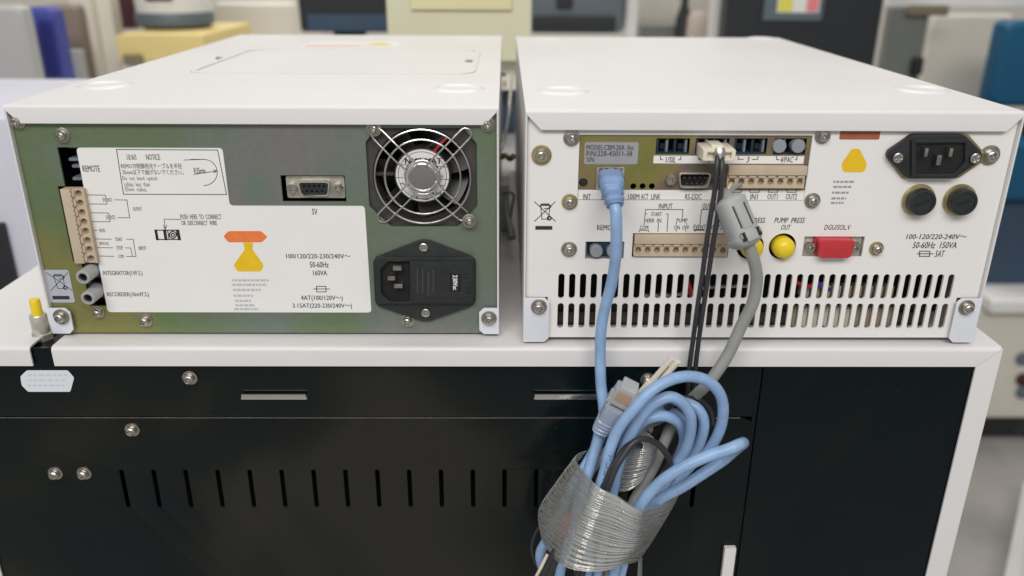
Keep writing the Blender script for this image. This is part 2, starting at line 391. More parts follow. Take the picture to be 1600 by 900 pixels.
# ---------------- left instrument: green zinc back, fan, inlet
LU = empty('laboratory_instrument', (XL+W/2, D/2, 0), 'white instrument box with a green iridescent back panel, wire-guarded fan and one black power inlet', 'instrument')
case(XL, 0, 9.5, LU)
PY = 3.2                                                      # face of the back panel
def px_poly(pts, y): return [XZ(u, v, y) for u, v in pts]
z_bot = P(400, 520, PY).z
panel = [(XL+1.3, z_bot), (XL+W-1.3, z_bot), (XL+W-1.3, H-1.4), (XL+1.3, H-1.4)]
fan_c = XZ(659, 277, PY); fx, fz = fan_c
k_mm = (XZ(734, 277, PY)[0]-fx)/75.0                         # mm for one pixel at the fan
fan_hole = rpoly(px_poly([(588, 200), (571, 222), (577, 322), (611, 354), (716, 354), (746, 322), (745, 224), (724, 200)], PY), 1.2)
slot_a = pxrect(90, 230, 126, 290, PY); sa = (XZ(95, 260, PY)[0], XZ(131, 260, PY)[0], XZ(105, 291, PY)[1], XZ(105, 230, PY)[1])
tb = (XZ(105, 350, PY)[0]-1.0, XZ(105, 350, PY)[0]+17.0, XZ(125, 409, PY)[1], XZ(110, 291, PY)[1]+.05)
rc = (tb[0]+4.5, tb[1]+2.6, XZ(150, 478, PY)[1], tb[2]-.3)
slot_loop = [(sa[0], tb[3]), (sa[0], sa[3]), (tb[1]+1, sa[3]), (tb[1]+1, rc[2]), (rc[0], rc[2]), (rc[0], tb[2]), (tb[0], tb[2]), (tb[0], tb[3])]
db = pxrect(440, 274, 540, 315, PY)
iec = [(560+a/5, 360+b/5) for a, b in [(118, 230), (165, 192), (490, 67), (545, 67), (880, 192), (918, 230), (918, 550), (885, 585), (555, 700), (500, 700), (160, 585), (133, 550)]]
mb = MB(); plate(mb, panel, [fan_hole, slot_loop, rrect(*db)], PY, 1.2); mb.build('back_panel', M['zinc'], LU)
# dark inside and the chamber walls seen through the openings
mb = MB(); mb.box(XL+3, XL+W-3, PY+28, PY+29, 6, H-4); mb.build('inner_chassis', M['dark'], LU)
bt = pxrect(761, 482, 783, 522, 0)
corner_tab(LU, XL+W-11.5, XL+W-0.0, 2.2, XZ(765, 482, 0)[1], -0.0, 1)
corner_tab(LU, XL+0.0, XL+12.5, 2.2, XZ(90, 483, 0)[1]+.4, -0.0, -1)
mb = MB()
for x in (XL+14, XL+W-40):
    for y in (16, D-50): mb.lathe([(10, 0), (11, 3.5), (11, 3.6)], (x+12, y+14, -0.0), axis=(0, 0, 1), n=24)
mb.build('rubber_foot', M['blackpl'], LU)
for u, v, y, rh, rw in ((29, 189, PY, 2.6, 4.0), (98, 211, PY, 2.6, 4.0), (762, 194, PY, 2.5, 3.9), (154, 487, PY, 2.4, 3.6), (228, 500, PY, 2.6, 4.0), (637, 500, PY, 2.6, 4.0)):
    screw(LU, u, v, y, rh, rw)
screw(LU, 96, 494.5, -0.2, 2.8, 4.6); screw(LU, 764, 497, -0.2, 2.7, 4.5)
screw(LU, 584, 201, PY-.5, 2.3, 4.2, spring=False); screw(LU, 733, 345, -0.6, 2.3, 3.9, spring=False)
# printed label plate
LY = PY-0.35
lab = px_poly([(120, 230.5), (348, 232.5), (358.5, 319), (571, 322.5), (580, 488), (168, 486)], PY)
xl_ = XZ(144, 358, PY)[0]; lab = [(xl_, lab[0][1]), (lab[1][0], lab[0][1]), (lab[1][0], lab[3][1]+.3), (XZ(575, 400, PY)[0], lab[3][1]+.3), (XZ(575, 400, PY)[0], lab[4][1]), (xl_, lab[4][1])]
mb = MB(); plate(mb, rpoly(lab, 2.2), [], LY, 0.34); lp = mb.build('label_plate', M['labelw'], LU)
TY = LY-0.06; t = MB()
def T(s, u0, v0, u1, v1, **k): text(t, s, u0, v0, u1, v1, TY, **k)
def Lz(*pl, w=0.35): lines(t, pl, TY, w)
Lz([(182, 233.5), (340, 234.5), (354, 304), (193, 303.5), (182, 233.5)], w=0.42)
T('注記', 197, 241, 213, 250); T('NOTICE', 228, 241, 250, 250)
T('REMOTE制御用光ケーブルを半径', 189, 255, 284, 264, bold=0.006); T('35mm以下で曲げないでください。', 191, 264.5, 287, 273.5, bold=0.006)
T('Do  not  bend  optical', 191.5, 275.5, 245, 283.5, bold=0.0); T('cables  less  than', 194, 284.5, 234, 291.5, bold=0.0); T('35mm  radius.', 195, 292.5, 229, 299, bold=0.0)
T('R35min', 303, 262, 321, 271); T('REMOTE', 129, 258.5, 156, 268.5)
arc = [(287, 250)] + [(307+30*math.cos(math.radians(a)), 267+18*math.sin(math.radians(a))) for a in range(-80, 95, 12)] + [(320, 290)]
arc = [(298, 249)] + [(318+21.5*math.cos(math.radians(a)), 269.5+20.5*math.sin(math.radians(a))) for a in range(-88, 92, 11)]
Lz(arc, [(287, 250), (318, 249)], [(303, 272.5), (339, 267)], [(334, 265.5), (339, 267), (334, 270)])
mp = lambda a, b: (60+a/3.75, 280+b/3.75)
def LM(*pl, w=0.35): Lz(*[[mp(*q) for q in p] for p in pl], w=w)
LM([(278, 92), (392, 94), (396, 106)], [(288, 145), (402, 146), (400, 134)], [(296, 197), (410, 198), (414, 210)], [(306, 249), (420, 249), (418, 237)], [(318, 300), (343, 300)],
   [(327, 350), (427, 352)], [(336, 401), (436, 402)], [(346, 450), (442, 452)], [(446, 121), (518, 122), (535, 226), (466, 225)], [(518, 352), (555, 352), (572, 453), (516, 452)], [(510, 402), (541, 403), (551, 451)],
   [(832, 236), (737, 234), (743, 292)], [(732, 270), (743, 294), (752, 270)])
for s, a, b, c, d in (('EVENT1', 378, 110, 430, 133), ('EVENT2', 398, 212, 450, 236), ('OUTPUT', 553, 164, 606, 186), ('RSVD', 357, 290, 391, 311), ('START', 450, 342, 492, 363), ('(PROG)', 358, 368, 411, 390), ('STOP', 458, 391, 494, 413), ('COM.', 468, 442, 502, 463), ('INPUT', 588, 393, 631, 415),
                      ('PUSH  HERE  TO  CONNECT', 832, 206, 1072, 235), ('OR  DISCONNECT  WIRE', 838, 243, 1046, 270), ('INTEGRATOR(1VF.S.)', 378, 537, 610, 570), ('RECORDER(10mVF.S.)', 402, 662, 648, 694)):
    q0, q1 = mp(a, b), mp(c, d); T(s, q0[0], q0[1], q1[0], q1[1])
# small drawing of the wire clamp
LM([(683, 299), (822, 299), (832, 353), (692, 353), (683, 299)], [(733, 299), (742, 353)], [(757, 299), (766, 353)], w=0.6)
LM([(741, 303), (748, 350)], w=1.5); LM([(688, 303), (697, 350)], w=1.5); LM([(814, 303), (824, 350)], w=1.5)
for rr in (20, 9): LM([(788+rr*math.cos(a/8*math.pi), 326+rr*math.sin(a/8*math.pi)) for a in range(17)], w=0.6)
T('SV', 487.5, 326, 496, 335.5)
for s, u0, v0, u1, v1 in (('100/120/220-230/240V〜', 447, 395, 547.5, 405), ('50-60Hz', 484, 409, 513.5, 418), ('160VA', 489, 422.5, 511, 430.5), ('4AT(100/120V〜)', 470, 460, 535.5, 470), ('3.15AT(220-230/240V〜)', 457, 472.5, 550, 482)): T(s, u0, v0, u1, v1)
Lz([(490, 451.5), (514.5, 451.5)], [(494.5, 447.5), (509, 447.5), (509.5, 456), (495, 456), (494.5, 447.5)], w=0.45)
t.build('printed_lettering', M['ink'], lp)
# warning sticker: orange bar, amber triangle, rows of fine print
so = MB()
plate(so, rpoly(px_poly([(349, 369), (357, 361), (408, 361), (418, 370), (409, 378.5), (357, 378.5)], LY), 1.0), [], LY-.1, .1, 0)
plate(so, rpoly(px_poly([(379, 379), (396, 379), (394, 389), (412, 414), (408, 424), (371, 424), (365, 414), (383, 389)], LY), 1.2), [], LY-.1, .1, 1)
for j, (v, a, b) in enumerate(((438, 362, 420), (445, 363, 417), (453, 364, 408), (462, 365, 395), (470, 367, 392), (477, 368, 398), (483, 366, 404))):
    u = a
    while u < b:
        L = random.uniform(3, 9); x0, x1, z0, z1 = pxrect(u, v-1.7, min(b, u+L), v+1.7, LY); so.add([(x0, LY-.06, z0), (x1, LY-.06, z0), (x1, LY-.06, z1), (x0, LY-.06, z1)], [(0, 1, 2, 3)], 2); u += L+1.3
so.build('warning_sticker', [M['orange'], M['amber'], M['paleink']], lp)
# waste bin sticker
def bin_mark(mb, q, y, bar=True, w=0.4):
    """crossed-out wheeled bin drawn in strokes; q maps 0..100 x 0..100 to the photograph"""
    L = lambda *pl, w=w: lines(mb, [[q(*p) for p in pp] for pp in pl], y, w)
    L([(4, 4), (96, 96)], [(96, 4), (4, 96)], [(31, 22), (36, 86), (66, 86), (72, 24)], [(28, 22), (76, 22), (76, 30), (68, 30)], [(34, 14), (66, 14), (72, 20)], [(34, 14), (31, 20)], [(48, 36), (68, 36)], w=w)
    L([(36, 16), (66, 16)], w=w*1.6)
    L([(69+8*math.cos(a*math.pi/6), 82+8*math.sin(a*math.pi/6)) for a in range(13)], w=w*1.4)
st = rpoly(px_poly([(67, 421.5), (107, 421.5), (107, 472.5), (67, 472.5)], PY), 1)
x0, x1, z0, z1 = XZ(72.5, 447, PY)[0], XZ(112.5, 447, PY)[0], XZ(95, 472.5, PY)[1], XZ(90, 421.5, PY)[1]
mb = MB(); plate(mb, rrect(x0, x1, z0, z1, 1.3), [], PY-.25, .24); ws = mb.build('recycling_sticker', M['binlabel'], LU)
mb = MB(); bin_mark(mb, lambda a, b: (71+a*.36+b*.075, 425+b*.30), PY-.3, w=0.36)
a0, a1, c0, c1 = pxrect(82.5, 462, 109, 467.5, PY); mb.add([(a0, PY-.3, c0), (a1, PY-.3, c0), (a1, PY-.3, c1), (a0, PY-.3, c1)], [(0, 1, 2, 3)])
mb.build('printed_symbol', M['ink'], ws)
# optical connectors in the upper slot
for dz in (0.62, 0.12):
    zc = tb[3] + (sa[3]-tb[3])*dz
    mb = MB(); xx = sa[0]+3.5; x2 = tb[1]+.5; hgt = (sa[3]-tb[3])*0.40
    mb.box(xx, x2, PY+3, PY+16, zc, zc+1.6, .2); mb.box(xx+1, x2, PY+3, PY+16, zc+hgt-1.6, zc+hgt, .2); mb.box(xx+5.5, x2, PY+5, PY+16, zc+1.6, zc+hgt-1.6)
    o = mb.build('optical_socket', M['opticlt'], LU)
    mb = MB(); mb.box(xx+7.5, x2-.5, PY+4.7, PY+5.2, zc+3, zc+hgt-3); mb.build('socket_hole', M['optic'], o)
# terminal block, eight ways
def terminal_block(parent, x0, x1, z0, z1, y, n, vertical, hole_r):
    """spring-clamp block; wire holes as real sockets"""
    mb = MB(); L = (z1-z0) if vertical else (x1-x0); p = L/n; wd = (x1-x0) if vertical else (z1-z0)
    hs = []
    for k in range(n):
        c = (k+.5)*p
        hs.append(circ(x0+wd*.72, z1-c, hole_r, 16) if vertical else circ(x0+c, z0+wd*.27, hole_r, 16))
    plate(mb, rrect(x0+.1, x1-.1, z0+.1, z1-.1, .4, 2), hs, y, 4.0, bev=0)
    if vertical: mb.box(x0+.1, x0+wd*.45, y-1.6, y-.02, z0+.1, z1-.1, .3); mb.box(x1-wd*.1, x1-.1, y-1, y-.02, z0+.1, z1-.1, .2)
    else: mb.box(x0+.1, x1-.1, y-1.8, y-.02, z0+wd*.60, z1-.1, .3); mb.box(x0+.1, x1-.1, y-1.0, y-.02, z0+.1, z0+wd*.08, .2)
    o = mb.build('terminal_block', M['beige'], parent)
    mb = MB()
    for k in range(n):
        c = (k+.5)*p
        if vertical: mb.lathe([(hole_r*.98, 0), (hole_r*.98, .1)], (x0+wd*.72, y+2.6, z1-c), n=16, smooth=False)
        else: mb.lathe([(hole_r*.98, 0), (hole_r*.98, .1)], (x0+c, y+2.6, z0+wd*.27), n=16, smooth=False)
    mb.build('wire_hole', M['beigedk'], o)
    lv = None
    for k in range(n):
        c = (k+.5)*p; q = MB()
        if vertical: q.box(x0+wd*.46, x0+wd*.56, y-1.0, y-.05, z1-c-p*.34, z1-c+p*.34, .2)
        else: q.box(x0+c-p*.36, x0+c+p*.36, y-1.1, y-.05, z0+wd*.47, z0+wd*.575, .2)
        q.build('clamp_lever', M['beige'], o)
    q = MB()
    for k in range(n*2):
        c = (k+.5)*p/2
        if vertical: q.box(x0+wd*.415, x0+wd*.445, y-1.7, y-1.62, z1-c-.25, z1-c+.25)
        else: q.box(x0+c-.28, x0+c+.28, y-1.2, y-.02, z0+wd*.575, z0+wd*.61)
    q.build('test_slit', M['dark'], o)
    return o
terminal_block(LU, tb[0]+3.0, tb[0]+15.6, tb[2]+.4, tb[3]-.6, 0.5, 8, True, 1.85)
# the two round output jacks
for u, v in ((146, 421), (153.5, 453)):
    p = P(u, v, PY+2); mb = MB()
    mb.box(p.x-6.5, p.x+5.5, PY+1.5, PY+8, p.z-5, p.z+5, .5); hx = mb.build('jack_block', M['blackpl'], LU)
    mb = MB(); mb.lathe([(4.3, 0), (4.3, 1.5), (4.1, 2), (4.0, 12.5), (3.6, 13), (2.5, 13), (2.4, 8)], p, n=28); j = mb.build('output_jack', M['ferr'], LU)
    mb = MB(); mb.lathe([(2.35, 9.0), (2.35, 11.5), (1.3, 11.5), (1.3, 9.5)], p, n=20); mb.build('jack_insert', M['dark'], j)
# D-shaped nine-way connector
def dshape(cx, cz, wt, wb, h, r): return rpoly([(cx-wb/2, cz-h/2), (cx+wb/2, cz-h/2), (cx+wt/2, cz+h/2), (cx-wt/2, cz+h/2)], r, 4)
def dsub(parent, cx, cz, y, male=False, wide=17.4, h=8.2, cap=False, right_nut=True, plate_w=32):
    mb = MB(); plate(mb, rrect(cx-plate_w/2, cx+plate_w/2, cz-6.2, cz+6.2, 1), [dshape(cx, cz, wide-1, wide-3, h-1, 1.6)], y, .8)
    o = mb.build('serial_connector', M['socketmetal'], parent)
    mb = MB(); d = -4.2
    plate(mb, dshape(cx, cz, wide, wide-2.4, h, 2), [dshape(cx, cz, wide-1.2, wide-3.4, h-1.2, 1.6)], y-4.5, 4.4, bev=.25); mb.build('connector_shell', M['socketmetal'], o)
    mb = MB(); hs = []
    for row, n in ((1, 5), (-1, 4)):
        for k in range(n): hs.append((cx+(k-(n-1)/2)*2.75, cz+row*1.45))
    if male:
        plate(mb, dshape(cx, cz, wide-1.3, wide-3.5, h-1.3, 1.5), [], y-.4, 1); mb.build('insert', M['dark'], o)
        for x, z in hs:
            q = MB(); q.lathe([(.5, 0), (.5, 3.2), (.25, 3.6)], (x, y-.4, z), n=10); q.build('pin', M['steel'], o)
    else:
        plate(mb, dshape(cx, cz, wide-1.4, wide-3.6, h-1.4, 1.5), [circ(x, z, .62, 10) for x, z in hs], y-3.6, 3); mb.build('insert', M['blackpl'], o)
    for s in ((-1, 1) if right_nut else (-1,)):
        q = MB(); xx = cx+s*12.5
        plate(q, circ(xx, cz, 2.9, 6), [circ(xx, cz, 1.35, 12)], y-4.2, 4.2, bev=.25); q.lathe([(1.3, 0), (1.3, .3)], (xx, y-1.2, cz), n=12, smooth=False); q.build('jack_nut', M['steel'], o)
    if cap:
        q = MB(); plate(q, dshape(cx, cz, wide+2.8, wide+0.2, h+2.4, 2.6), [], y-7.6, 7, bev=.8); plate(q, dshape(cx, cz, wide+4.4, wide+2.0, h+3.4, 2.9), [], y-2.0, 1.4, bev=.3); q.build('dust_cap', M['red'], o)
    return o
dsub(LU, (db[0]+db[1])/2+.6, (db[2]+db[3])/2+.2, PY+2.6)
# fan: frame, blades, hub and wire guard
fan = empty('fan', (0, 0, 0), '', ''); del fan['label']; del fan['category']; fan.parent = LU; fan.location = V((fx, PY, fz))*S-world_of(LU)
RF = 76*k_mm
mb = MB(); oct_ = rpoly([(fx+(a-659)*k_mm*1.0, fz+(277-b)*k_mm) for a, b in [(569, 190), (569, 366), (749, 366), (749, 190)]], 4)
plate(mb, oct_, [circ(fx, fz, RF*1.02, 48)], PY+2.2, 2.0); 
plate(mb, oct_, [circ(fx, fz, RF*.99, 48)], PY+4.3, 14.0)
mb.box(fx-RF, fx-44*k_mm, PY+7, PY+10, fz-.9, fz+.9, .3); mb.build('fan_frame', mat('worn_black_plastic', (0.05, 0.046, 0.042), .5, var=.3, vscale=90), fan)
for k in range(7):
    a = 2*math.pi*k/7+.35; q = MB(); n = 7; vs = []; fs = []
    for i in range(5):
        rr = 43*k_mm + (RF*.95-43*k_mm)*i/4
        for j in range(n):
            th = a+(j/(n-1)-.5)*.70 + .12*i/4; yy = PY+8+10*(j/(n-1))
            for dy in (0, .9): vs.append((fx+rr*math.cos(th), yy+dy, fz+rr*math.sin(th)))
    for i in range(4):
        for j in range(n-1):
            b = (i*n+j)*2; c = ((i+1)*n+j)*2; fs += [(b, b+2, c+2, c), (b+1, c+1, c+3, b+3)]
    for i in range(4):
        for j in (0, n-1): b = (i*n+j)*2; c = ((i+1)*n+j)*2; fs.append((b, c, c+1, b+1))
    for j in range(n-1):
        for i in (0, 4): b = (i*n+j)*2; fs.append((b, b+1, b+3, b+2))
    q.add(vs, fs); q.build('fan_blade', M['blade'], fan)
mb = MB(); RH = 45*k_mm; mb.lathe([(RH, -10), (RH, 0), (RH*.98, .6), (RH*.9, .9), (RH*.1, .9)], (fx, PY+4.6, fz), n=48); hub = mb.build('fan_hub', M['blade'], fan)
mb = MB(); HY = PY+3.6; plate(mb, circ(fx, fz, RH*.93, 48), [], HY, .15); hl = mb.build('hub_label', M['labelw'], fan)
mb = MB(); HT = HY-.05
def HP(a, b): return (560+a/5, 180+b/5)
for rr in (190, 140):
    mb.ribbon([(fx+rr/5*k_mm*math.cos(a*math.pi/24), fz+rr/5*k_mm*math.sin(a*math.pi/24)) for a in range(49)], .3, HT)
text(mb, 'NMB-MAT', *HP(362, 335), *HP(652, 380), HT, bold=.03); text(mb, 'Made in', *HP(330, 525), *HP(430, 548), HT); text(mb, 'tion', *HP(628, 540), *HP(672, 558), HT); text(mb, 'BLACK', *HP(570, 600), *HP(655, 622), HT); text(mb, 'CE', *HP(420, 632), *HP(470, 655), HT)
text(mb, 'A', *HP(646, 468), *HP(662, 488), HT)
lines(mb, [[HP(292, 488), HP(350, 488)], [HP(640, 500), HP(728, 503)], [HP(300, 388), HP(385, 388)], [HP(600, 400), HP(700, 405)], [HP(505, 658), HP(545, 658)]], HT, .35)
mb.build('printed_lettering', M['ink'], hl)
mb = MB()
mb.tube(smooth([(fx+4, PY+5, fz+RF*.35), (fx+9, PY+4, fz+RF*.6), (fx+17, PY+5, fz+RF*.9)]), .8, 8, 0); mb.tube(smooth([(fx+2, PY+5, fz+RF*.55), (fx+12, PY+4, fz+RF*.8), (fx+22, PY+5, fz+RF*1.0)]), .7, 8, 1); mb.build('fan_lead', [M['red'], M['cord']], fan)
gd = MB(); GY = PY-2.7; g = GY; kg = (P(734, 277, GY).x-P(659, 277, GY).x)/75; gx, gz = XZ(660, 278, GY)
wr = 0.55
guard = MB()
def ringw(r): return [(gx+r*math.cos(a*math.pi/36), 0, gz+r*math.sin(a*math.pi/36)) for a in range(72)]
for r, dy in ((75, 1.3), (59.5, 1.3), (27, 1.2), (21.5, 1.2)):
    q = MB(); q.tube([(x, GY+dy, z) for x, y, z in ringw(r*kg)], wr if r > 22 else .9, 8, closed=True); q.build('guard_ring', M['wire'], fan)
for sx, sz, L in ((-1, 1, 104), (1, -1, 97), (1, 1, 106), (-1, -1, 101)):
    d = V((sx, 0, sz)).normalized(); n_ = V((-sz, 0, sx)).normalized(); o0 = V((gx, GY, gz)); q = MB(); wd = 9.5*kg
    pts = [o0+d*18*kg+n_*wd, o0+d*60*kg+n_*wd, o0+d*(L-9)*kg+n_*wd*.95+V((0, 1.6, 0)), o0+d*(L-3)*kg+n_*wd*.6+V((0, 1.8, 0)), o0+d*L*kg+V((0, 1.8, 0)), o0+d*(L-3)*kg-n_*wd*.6+V((0, 1.8, 0)), o0+d*(L-9)*kg-n_*wd*.95+V((0, 1.6, 0)), o0+d*60*kg-n_*wd, o0+d*18*kg-n_*wd]
    q.tube(smooth(pts, 1.6), wr, 8); q.build('guard_arm', M['wire'], fan)
q = MB(); plate(q, circ(gx, gz, 19.5*kg, 36), [], GY+.6, .8, bev=.2); q.build('guard_disc', mat('grey_disc', (0.16, 0.155, 0.15), .5), fan)
# power inlet with fuse drawer
ip = px_poly(iec, PY); q5 = lambda a, b: (560+a/5, 360+b/5)
mb = MB(); plate(mb, rpoly(ip, 1.5), [], PY-2.2, 2.1, bev=.5); inl = mb.build('power_inlet', M['blackpl'], LU)
IY = PY-5.0; B5 = lambda a, b: XZ(*q5(a, b), IY)
mb = MB(); cav = rpoly([B5(172, 305), B5(232, 243), B5(402, 243), B5(402, 556), B5(246, 556), B5(178, 492)], .8)
drw = rrect(B5(0+409, 400)[0], B5(900, 400)[0], B5(640, 562)[1], B5(640, 238)[1], .5, 2)
plate(mb, rrect(B5(133, 400)[0], B5(908, 400)[0], B5(520, 575)[1], B5(520, 212)[1], 2.2), [cav], IY, 2.75, bev=.35); mb.build('inlet_body', M['blackpl'], inl)
# cavity floor lies behind the panel plane
mb = MB(); plate(mb, cav, [], IY+2.76, .2); mb.build('inlet_floor', M['dark'], inl)
mb = MB(); plate(mb, drw, [rrect(*pxrect(704, 427, 720, 455, IY))], IY-.9, .88, bev=.3); dr = mb.build('fuse_drawer', M['blackpl'], inl)
for a in range(6):
    q = MB(); z = B5(845, 310+a*36)[1]; x = B5(842, 310+a*36)[0]; q.box(x-1.1, x+2.0, IY-1.5, IY-.9, z-1.4, z-.6, .15, seg=1); q.build('grip_ridge', M['blackpl'], dr)
mb = MB(); x0, x1, z0, z1 = pxrect(704, 427, 720, 455, IY-.4); mb.add([(x0, IY-.3, z0), (x1, IY-.3, z0), (x1, IY-.3, z1), (x0, IY-.3, z1)], [(0, 1, 2, 3)]); mb.build('voltage_window', M['dark'], dr)
mb = MB(); text(mb, '230Vac', 707.5, 429.5, 715, 453.5, IY-.35, turn=1, bold=.03); mb.build('printed_lettering', M['whiteink'], dr)
mb = MB()
for u, a, b in ((651, 420, 458), (659, 418, 460), (668, 425, 462), (676, 421, 455)):      # rows of moulded marks too small to read
    v = a
    while v < b:
        L = random.uniform(1.5, 5); x0, x1, z0, z1 = pxrect(u, v, u+2.4, min(b, v+L), IY-.93); mb.add([(x0, IY-.93, z0), (x1, IY-.93, z0), (x1, IY-.93, z1), (x0, IY-.93, z1)], [(0, 1, 2, 3)]); v += L+1
mb.build('moulded_lettering', mat('grey_moulded_print', (0.05, 0.052, 0.054), 0.5), dr)
for a, b, w_, h_ in ((318, 268, 2.8, 1.3), (272, 345, 2.4, 1.3), (327, 405, 2.8, 1.3)):
    x, z = XZ(*q5(a, b), IY+2); q = MB(); q.box(x-w_, x+w_*.7, IY-4.0, IY+2.6, z-h_, z+h_, .35); q.build('contact_blade', M['washer'], inl)
for a, b in ((510, 130), (527, 640)):
    o = screw(LU, *q5(a, b), PY-2.2, 2.5, 2.6, spring=False, h=.9, sub=None)
# top of the instrument: recessed plate, round recesses, sticker
def TG(u, v): p = G(u, v, H); return (p.x, p.y)
dimple(LU, *TG(165, 134), 14); dimple(LU, *TG(716, 139), 14); dimple(LU, *TG(418, 57.8), 14, .7); dimple(LU, *TG(738, 61.5), 14, .7)
a = TG(285, 117); b = TG(752, 78); x0, x1, y0, y1 = TG(281, 117)[0]+0, TG(742, 117)[0], TG(520, 116.5)[1], TG(560, 78)[1]
mb = MB(); vs, fs = curve_mesh([rrect(x0, x1, y0, y1, 18, 8), rrect(x0+4, x1-4, y0+4, y1-4, 14, 8)], .9)
mb.add([(v.x, v.y, H+.45+v.z) for v in vs], fs); 
tp = mb.build('top_hatch', M['white'], LU)
md = tp.modifiers.new('round', 'BEVEL'); md.width = .0004; md.segments = 2; md.limit_method = 'ANGLE'
for u, v in ((343, 92), (733, 96.5)):
    p = G(u, v, H); q = MB(); q.lathe([(3, 0), (3, .8), (2.2, 1.5), (.5, 1.5)], p, axis=(0, 0, 1), n=16); q.build('hatch_screw', M['washer'], LU)
mb = MB(); c0 = TG(470, 72.5); c1 = TG(622, 65.5); yy = (c0[1], c1[1])
hplate(mb, [(c0[0], c0[1]), (TG(620, 72.5)[0], c0[1]), (TG(620, 72.5)[0], c1[1]), (c0[0], c1[1])], [], H+.15, .14, 0)
hplate(mb, [(c0[0]+3, c0[1]+3), (TG(565, 71)[0], c0[1]+3), (TG(565, 71)[0], c0[1]+9), (c0[0]+3, c0[1]+9)], [], H+.2, .04, 1)
tx, ty = TG(593, 69.5); hplate(mb, [(tx-14, ty-9), (tx+14, ty-9), (tx+1, ty+13), (tx-1, ty+13)], [], H+.2, .04, 2)
mb.build('caution_sticker', [M['labelw'], M['orange'], M['amber']], LU)

# ---------------- right instrument: white back, many connectors
RU = empty('laboratory_instrument', (XR+W/2, YR+D/2, 0), 'white instrument box with a white slotted back panel, many connectors and two fuse caps', 'instrument')
case(XR, YR, 10.2, RU)
RP = YR+3.0
rpx = lambda pts, y=RP: [XZ(u, v, y) for u, v in pts]
zb = XZ(1150, 527, RP)[1]; tz = XZ(840, 461, RP)[1]-1.2
tx0, tx1 = XR+1.3, XR+W-1.3
outline = [(XR+13.8, zb), (XR+W-13.2, zb), (XR+W-13.2, tz), (tx1, tz), (tx1, H-1.4), (tx0, H-1.4), (tx0, tz), (XR+13.8, tz)]
sub = (XZ(904, 262, RP)[0], XZ(1263, 262, RP)[0], XZ(1080, 313.5, RP)[1], XZ(1080, 211, RP)[1])
holes = [rrect(*sub)]
rem = pxrect(914.5, 377.5, 975, 404.5, RP); low = pxrect(988, 364.5, 1139, 402, RP); dgu = pxrect(1255, 369.5, 1349, 401, RP)
holes += [rrect(*rem), rrect(*low), rrect(*dgu)]
for u, v in ((1172, 385), (1222.5, 385)): x, z = XZ(u, v, RP); holes.append(circ(x, z, 7.6, 32))
# ventilation slots: two rows of 37
xa, xb = XZ(877, 447, RP)[0], XZ(1484, 447, RP)[0]
for v0, v1 in ((428, 467), (474, 513)):
    zt, zz = XZ(1150, v0, RP)[1], XZ(1150, v1, RP)[1]
    for k in range(37):
        xc = xa+(xb-xa)*k/36; holes.append(rrect(xc-1.75, xc+1.75, zz, zt, 1.7, 4))
mb = MB(); plate(mb, outline, holes, RP, 1.5); mb.build('back_panel', M['panelw'], RU)
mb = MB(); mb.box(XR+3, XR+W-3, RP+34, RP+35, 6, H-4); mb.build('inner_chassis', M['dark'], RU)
# what shows through the slots
def innards(u, v, w_, h_, y, m, name, d=6):
    x, z = XZ(u, v, y); q = MB(); q.box(x-w_/2, x+w_/2, y, y+d, z-h_/2, z+h_/2, .4); return q.build(name, M[m], RU)
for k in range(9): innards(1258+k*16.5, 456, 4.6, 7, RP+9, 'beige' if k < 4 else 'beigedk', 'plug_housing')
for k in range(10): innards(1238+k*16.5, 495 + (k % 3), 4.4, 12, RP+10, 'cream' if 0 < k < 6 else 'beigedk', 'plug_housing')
q = MB(); q.tube(smooth([P(1235, 436, RP+7), P(1262, 447, RP+6), P(1290, 442, RP+8)]), 1.2, 8, 0); q.tube(smooth([P(1272, 434, RP+7), P(1281, 446, RP+6), P(1296, 452, RP+8)]), 1.2, 8, 1); q.tube(smooth([P(1072, 432, RP+9), P(1078, 450, RP+6), P(1080, 466, RP+9)]), 1.3, 8, 0)
q.build('internal_wire', [M['red'], mat('blue_wire', (0.02, 0.08, 0.5), 0.4)], RU)
q = MB(); q.tube(smooth([P(1000, 461, RP+9), P(1060, 459, RP+8), P(1110, 448, RP+9), P(1180, 446, RP+8)]), 1.3, 8); q.build('internal_rod', M['steel'], RU)
q = MB(); q.box(XR+20, XR+W-20, RP+12, RP+26, 7, 14, .4); q.build('circuit_board', mat('dark_board', (0.05, 0.045, 0.035), .5, var=.4, vscale=80), RU)
corner_tab(RU, XR+0.0, XR+14.6, 1.6, tz+.5, YR, -1); corner_tab(RU, XR+W-14.2, XR+W, 1.6, tz+.5, YR, 1)
mb = MB()
for x in (XR+26, XR+W-26):
    for y in (30, D-60): mb.lathe([(10, 0), (11, 3.5), (11, 3.6)], (x, YR+y, 0), axis=(0, 0, 1), n=24)
mb.build('rubber_foot', M['blackpl'], RU)
for u, v, rh, rw, wm in ((846, 242, 2.9, 5.4, 'zwasher'), (893, 215, 2.4, 4.4, 'washer'), (890, 315, 2.5, 4.4, 'zwasher'), (889, 389, 2.5, 4.4, 'washer'), (1285, 212, 2.4, 4.2, 'washer'), (1269, 313, 2.5, 4.3, 'washer'), (1369, 388, 2.4, 4.0, 'zwasher'), (1546, 242, 3.0, 5.4, 'washer')):
    screw(RU, u, v, RP, rh, rw, wm)
screw(RU, 842, 479, YR-.2, 2.8, 4.5); screw(RU, 1510, 480, YR-.2, 2.8, 4.5)
dimple(RU, *TG(879, 143), 14); dimple(RU, *TG(1440, 141), 14); dimple(RU, *TG(856, 61), 13, .7); dimple(RU, *TG(1190, 60), 13, .7)
